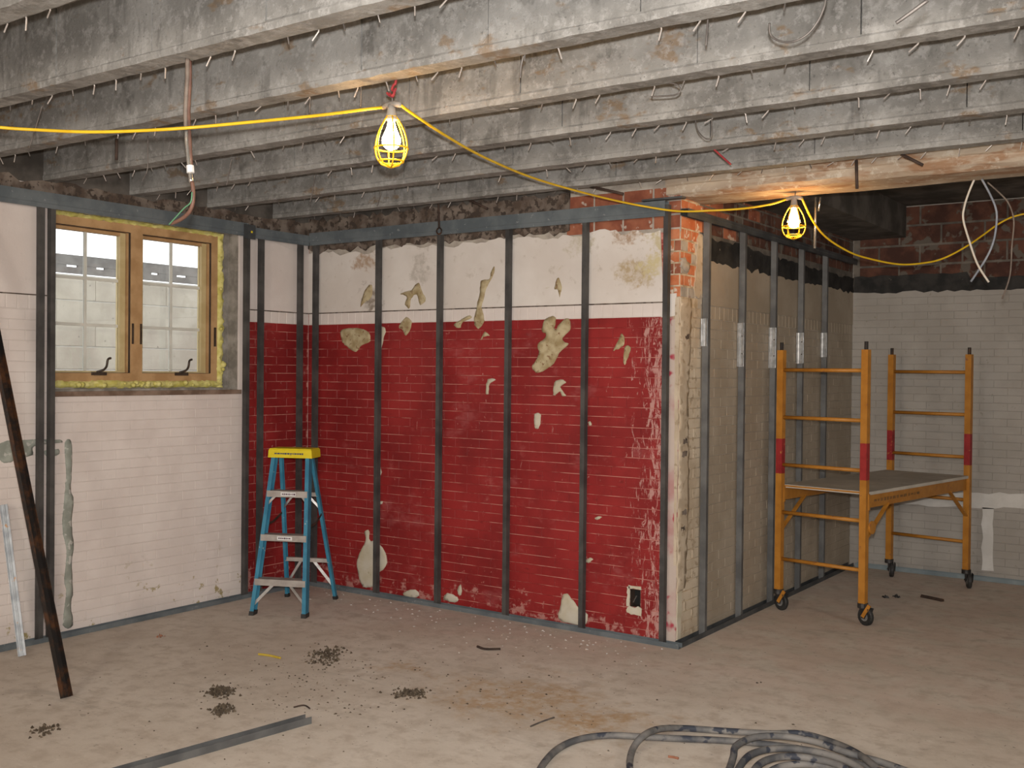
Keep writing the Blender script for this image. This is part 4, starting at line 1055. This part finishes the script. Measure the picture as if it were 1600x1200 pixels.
for i, (pts, y, lab) in enumerate([([(66,165),(56,198),(45,233)],2.59,'thin tie wire dangling at the far left under the joists'), ([(362,247),(358,268),(354,290)],3.83,'thin tie wire dangling right of the hanging cable'),
        ([(492,272),(489,296),(484,317)],4.45,'thin tie wire dangling below the joists left of the near bulb'), ([(596,297),(593,310),(589,322)],5.08,'thin tie wire dangling directly below the near bulb'), ([(564,135),(564,150),(563,167)],3.20,'thin wire stub touching the yellow cord left of the near bulb'),
        ([(485,152),(484,165),(484,177)],3.20,'thin wire stub above the yellow cord midway to the hanging cable'), ([(231,212),(231,240),(230,266),(222,282)],3.21,'thin tie wire left of the conduit end')]):
    hang('tie_wire', pts, y, .0026, 'wire', lab, 'wire', group='tie wires under the joists')
# loose cables beyond the beam at the right
hang('loose_cable', [(1522,281),(1514,300),(1507,322),(1505,342),(1513,372),(1527,412),(1545,441)], 6.26, .0060, 'wirewhite', 'off white loose cable dangling under the beam at the right', 'cable')
hang('loose_cable', [(1534,280),(1546,302),(1556,326),(1557,348),(1552,378),(1540,405),(1517,440)], 6.28, .0060, 'wireblue', 'grey blue loose cable crossing the white one under the beam', 'cable')
hang('loose_cable', [(1543,285),(1560,300),(1576,318),(1584,345),(1581,385),(1578,430),(1566,467)], 6.28, .0045, 'brownsheath', 'thin brown loose cable hanging furthest right under the beam', 'cable')
hang('conduit_stub', [(1275,308),(1273,388)], 6.38, .0085, 'conduit', 'steel conduit stub hanging behind the far bulb', 'conduit')
hang('conduit_stub', [(1282,308),(1279,330)], 6.36, .0065, 'conduit', 'short shiny conduit stub right behind the far bulb', 'conduit')

# ------------------------------------------------------------------ socket hole in the red wall
ob = empty('outlet_box', FRED.p(OUT_U, OUT_Z-.055, .0)); tag(ob, 'open electrical box sunk in the red wall near the outer corner', 'outlet')
x0, x1, z0, z1 = OUT_U-.034, OUT_U+.034, OUT_Z-.052, OUT_Z+.056
m = MB()
m.box(x0-.002, x0, YR-.001, YR+.06, z0, z1); m.box(x1, x1+.002, YR-.001, YR+.06, z0, z1); m.box(x0, x1, YR-.001, YR+.06, z1, z1+.002); m.box(x0, x1, YR-.001, YR+.06, z0-.002, z0)
m.build('box_side', M['darkmetal'], ob)
MB().box(x0, x1, YR+.057, YR+.06, z0, z1).build('box_back', M['slotdark'], ob)
MB().tube(smooth_path([(OUT_U+.01, YR, OUT_Z+.02), (OUT_U+.004, YR-.012, OUT_Z), (OUT_U-.012, YR-.004, OUT_Z-.025)], 4), .003, 6).build('wire_end', M['wire'], ob)

# ------------------------------------------------------------------ loose steel
# dark rusty stud leaning on the ceiling track at the far left
A = Vector((-4.965, 3.120, .002)); Bp = Vector((-6.052, 3.17, 2.70))
d = (Bp-A).normalized(); sx = d.cross(Vector((1,0,0))).normalized(); sy = sx.cross(d).normalized()
m = MB().extrude(channel(.050, .036, .003), A, Bp, sx, sy)
tag(m.build('leaning_stud', M['rusty'], loc=A), 'long dark rusty steel stud leaning against the window wall at the left', 'stud')
A = Vector((-5.885, 3.455, .002)); Bp = Vector((-6.105, 3.462, .872)); d = (Bp-A).normalized(); sx = Vector((.55,.83,0)); sx = (sx-d*sx.dot(d)).normalized(); sy = d.cross(sx).normalized()
m = MB().extrude([(-.022,0),(.022,0),(.022,.026),(.019,.026),(.019,.003),(.006,.003),(.004,.007),(-.002,.007),(-.004,.003),(-.019,.003),(-.019,.026),(-.022,.026)], A, Bp, sx, -sy)
tag(m.build('short_stud', M['galvdull'], loc=A), 'short shiny galvanised stud offcut leaning at the left edge', 'stud')
A = at(487, 1131, 2, 0); Bp = at(170, 1222, 2, 0); A.z = Bp.z = .001; d = (Bp-A).normalized(); sx = Vector((-d.y, d.x, 0))
if sx.y < 0: sx = -sx
m = MB().extrude(channel(.052, .034, .0025), A, Bp, sx, (0,0,1))
tag(m.build('loose_track', M['stud_grey'], loc=A), 'loose steel track channel lying on the floor in the foreground', 'track')

# ------------------------------------------------------------------ heavy cable coil
HR = .019
def gp(px, py, z=0): P = at(px, py, 2, z+HR); return P
hose = empty('cable_coil', gp(1200, 1190)); tag(hose, 'coil of heavy dusty grey cable on the floor in the foreground', 'cable')
runs = [
 [(815,1262,0),(835,1222,0),(848,1195,0),(872,1170,0),(905,1155,0),(950,1149,0),(1000,1151,0),(1060,1154,0),(1130,1157,0),(1190,1162,0),(1260,1172,0),(1330,1190,0),(1400,1215,0),(1470,1240,0)],
 [(990,1250,0),(986,1215,0),(984,1190,0),(990,1168,.01),(1005,1150,.04),(1030,1139,.03),(1070,1138,0),(1130,1142,0),(1200,1146,0),(1250,1146,.0),(1290,1156,0),(1330,1172,.02),(1365,1196,.04),(1390,1225,.02),(1400,1260,0)],
 [(1120,1240,0),(1138,1205,0),(1146,1182,.02),(1150,1166,.04),(1175,1153,.05),(1215,1150,.05),(1270,1158,.04),(1330,1178,.03),(1380,1192,.0),(1440,1215,0),(1500,1250,0)],
 [(1132,1250,.03),(1150,1208,.035),(1172,1180,.05),(1210,1170,.05),(1260,1172,.05),(1310,1184,.05),(1350,1205,.04),(1380,1240,.03)],
 [(1160,1250,.03),(1172,1215,.04),(1190,1192,.05),(1225,1182,.05),(1275,1186,.05),(1320,1200,.05),(1350,1230,.03),(1352,1260,.03)],
 [(1180,1255,0),(1190,1225,0),(1210,1202,.01),(1250,1194,.02),(1300,1200,.02),(1330,1222,.02),(1335,1255,.0)],
]
for rn in runs:
    # every turn closes on itself nearer to the viewer
    (xa, ya, _), (xb, yb, _) = rn[0], rn[-1]; w = xb-xa; yy = max(ya, yb); dp = 28+w*.20
    loop = rn+[(xb+w*.02, yb+dp*.45, 0), (xb-w*.16, yy+dp*.95, 0), (xa+w*.5, yy+dp*1.2, 0), (xa+w*.16, yy+dp*.95, 0), (xa-w*.02, ya+dp*.45, 0)]
    MB().tube(smooth_path([gp(x, y, z) for x, y, z in loop], 6, closed=True), HR*.82, 10, closed=True).build('cable_turn', M['hose'], hose, smooth=True)

# ------------------------------------------------------------------ dirt and small rubbish on the floor
def clump(px, py, rx, ry, n, hmax, name, label, cat, mat='dirt', size=(.006, .018)):
    C = at(px, py, 2, 0); m = MB()
    # rx, ry half sizes in metres along the sight's cross direction and depth
    rt = Vector((C_R.x, C_R.y, 0)).normalized(); dp = Vector((-rt.y, rt.x, 0))
    for i in range(n):
        a, b_ = random.gauss(0, .45), random.gauss(0, .45); s = random.uniform(*size)
        P = C+rt*(a*rx)+dp*(b_*ry); h = hmax*max(0, 1-(a*a+b_*b_))*random.random()
        vs = [P+Vector((random.uniform(.5,1)*s*math.cos(k*2.1+i), random.uniform(.5,1)*s*math.sin(k*2.1+i), 0 if h < .006 else h-s*.4)) for k in range(3)]
        vs += [P+Vector((0, 0, h+s*random.uniform(.5, .9))), ]
        m.add(vs, [(0,1,3),(1,2,3),(2,0,3),(2,1,0)])
    o = m.build(name, M[mat], loc=C); tag(o, label, cat)
    if mat == 'dirt': o['kind'] = 'stuff'
    return o
clump(343, 1083, .085, .10, 190, .030, 'dirt_clump', 'dark soil clump on the floor, larger of two by the loose track', 'dirt')
clump(350, 1110, .06, .09, 120, .022, 'dirt_clump', 'smaller dark soil clump just above the loose track end', 'dirt')
clump(512, 1025, .13, .22, 150, .014, 'dirt_clump', 'scattered dark soil patch on the floor in front of the ladder', 'dirt')
clump(642, 1084, .095, .10, 140, .010, 'dirt_clump', 'thin dark soil patch on the floor beside the rust stain', 'dirt')
clump(70, 1140, .07, .09, 50, .006, 'dirt_clump', 'faint dirt scatter on the floor at the left bottom', 'dirt')
cr = MB()
for i in range(420):
    t = random.random()
    if t < .65: px, py = random.gauss(500, 85), random.gauss(1062, 40)
    elif t < .85: px, py = random.gauss(800, 120), random.gauss(1075, 30)
    else: px, py = random.uniform(60, 1300), random.uniform(985, 1190)
    if py < 1000: continue
    P = at(px, py, 2, 0)
    if P.y > 5.85 or P.x < -6.0: continue
    s = random.choice((.004, .005, .007, .010))
    vs = [P+Vector((random.uniform(.5,1.3)*s*math.cos(k*2.1+i), random.uniform(.5,1)*s*math.sin(k*2.1+i), 0)) for k in range(3)]+[P+Vector((0,0,s*.6))]
    cr.add(vs, [(0,1,3),(1,2,3),(2,0,3),(2,1,0)])
cro = cr.build('floor_crumbs', M['dirt']); tag(cro, 'tiny dark crumbs scattered over the floor', 'debris'); cro['kind'] = 'stuff'
cr = MB()
for i in range(160):
    px, py = (random.uniform(560, 1050), 0); P = at(px, 1000, 2, 0)
    P = Vector((random.uniform(-5.9, -2.9), 5.88-abs(random.gauss(0, .28)), 0)); s = random.choice((.005, .007, .010, .014))
    vs = [P+Vector((random.uniform(.5,1.3)*s*math.cos(k*2.1+i), random.uniform(.5,1)*s*math.sin(k*2.1+i), 0)) for k in range(3)]+[P+Vector((0,0,s*.35))]
    cr.add(vs, [(0,1,3),(1,2,3),(2,0,3),(2,1,0)])
cro = cr.build('plaster_crumbs', M['whitestrip']); tag(cro, 'pale plaster flakes on the floor along the red wall', 'debris'); cro['kind'] = 'stuff'
def strip(pts, w, h, mat, name, label, cat):
    P = [at(x, y, 2, h/2) for x, y in pts]; m = MB()
    m.tube(smooth_path(P, 4), w, 6); o = m.build(name, M[mat], loc=P[0]); return tag(o, label, cat)
strip([(404,1022),(420,1024),(438,1028)], .007, .014, 'pencil', 'yellow_strip', 'dull yellow strip lying on the floor below the ladder', 'strip')
strip([(829,1135),(848,1127),(866,1121)], .004, .008, 'wire', 'wire_bit', 'bent wire piece on the floor left of the cable coil', 'wire')
strip([(459,1105),(475,1102),(484,1107)], .004, .008, 'darkmetal', 'wire_bit', 'short curled wire on the floor just past the loose track end', 'wire')
strip([(1440,932),(1455,935),(1473,939)], .018, .010, 'darkmetal', 'dark_strip', 'flat dark strip on the floor under the scaffold right side', 'strip')
for x, y, lab in ((1384, 934, 'small black caster scrap on the floor under the scaffold, left of two'), (1401, 933, 'small black caster scrap on the floor under the scaffold, right of two')):
    clump(x, y, .02, .03, 14, .016, 'black_scrap', lab, 'debris', 'rubber', (.010, .020))
clump(250, 995, .02, .02, 10, .014, 'brick_chip', 'small red brick chip on the floor below the white wall', 'debris', 'chip', (.008, .014))
strip([(746,1010),(758,1014),(782,1014)], .008, .014, 'darkmetal', 'wood_splinter', 'brown splinter on the floor in front of the red wall', 'debris')
strip([(1060,1185),(1052,1183),(1044,1182)], .006, .010, 'chip', 'wood_chip', 'small reddish wood chip on the floor inside the cable loop', 'debris')
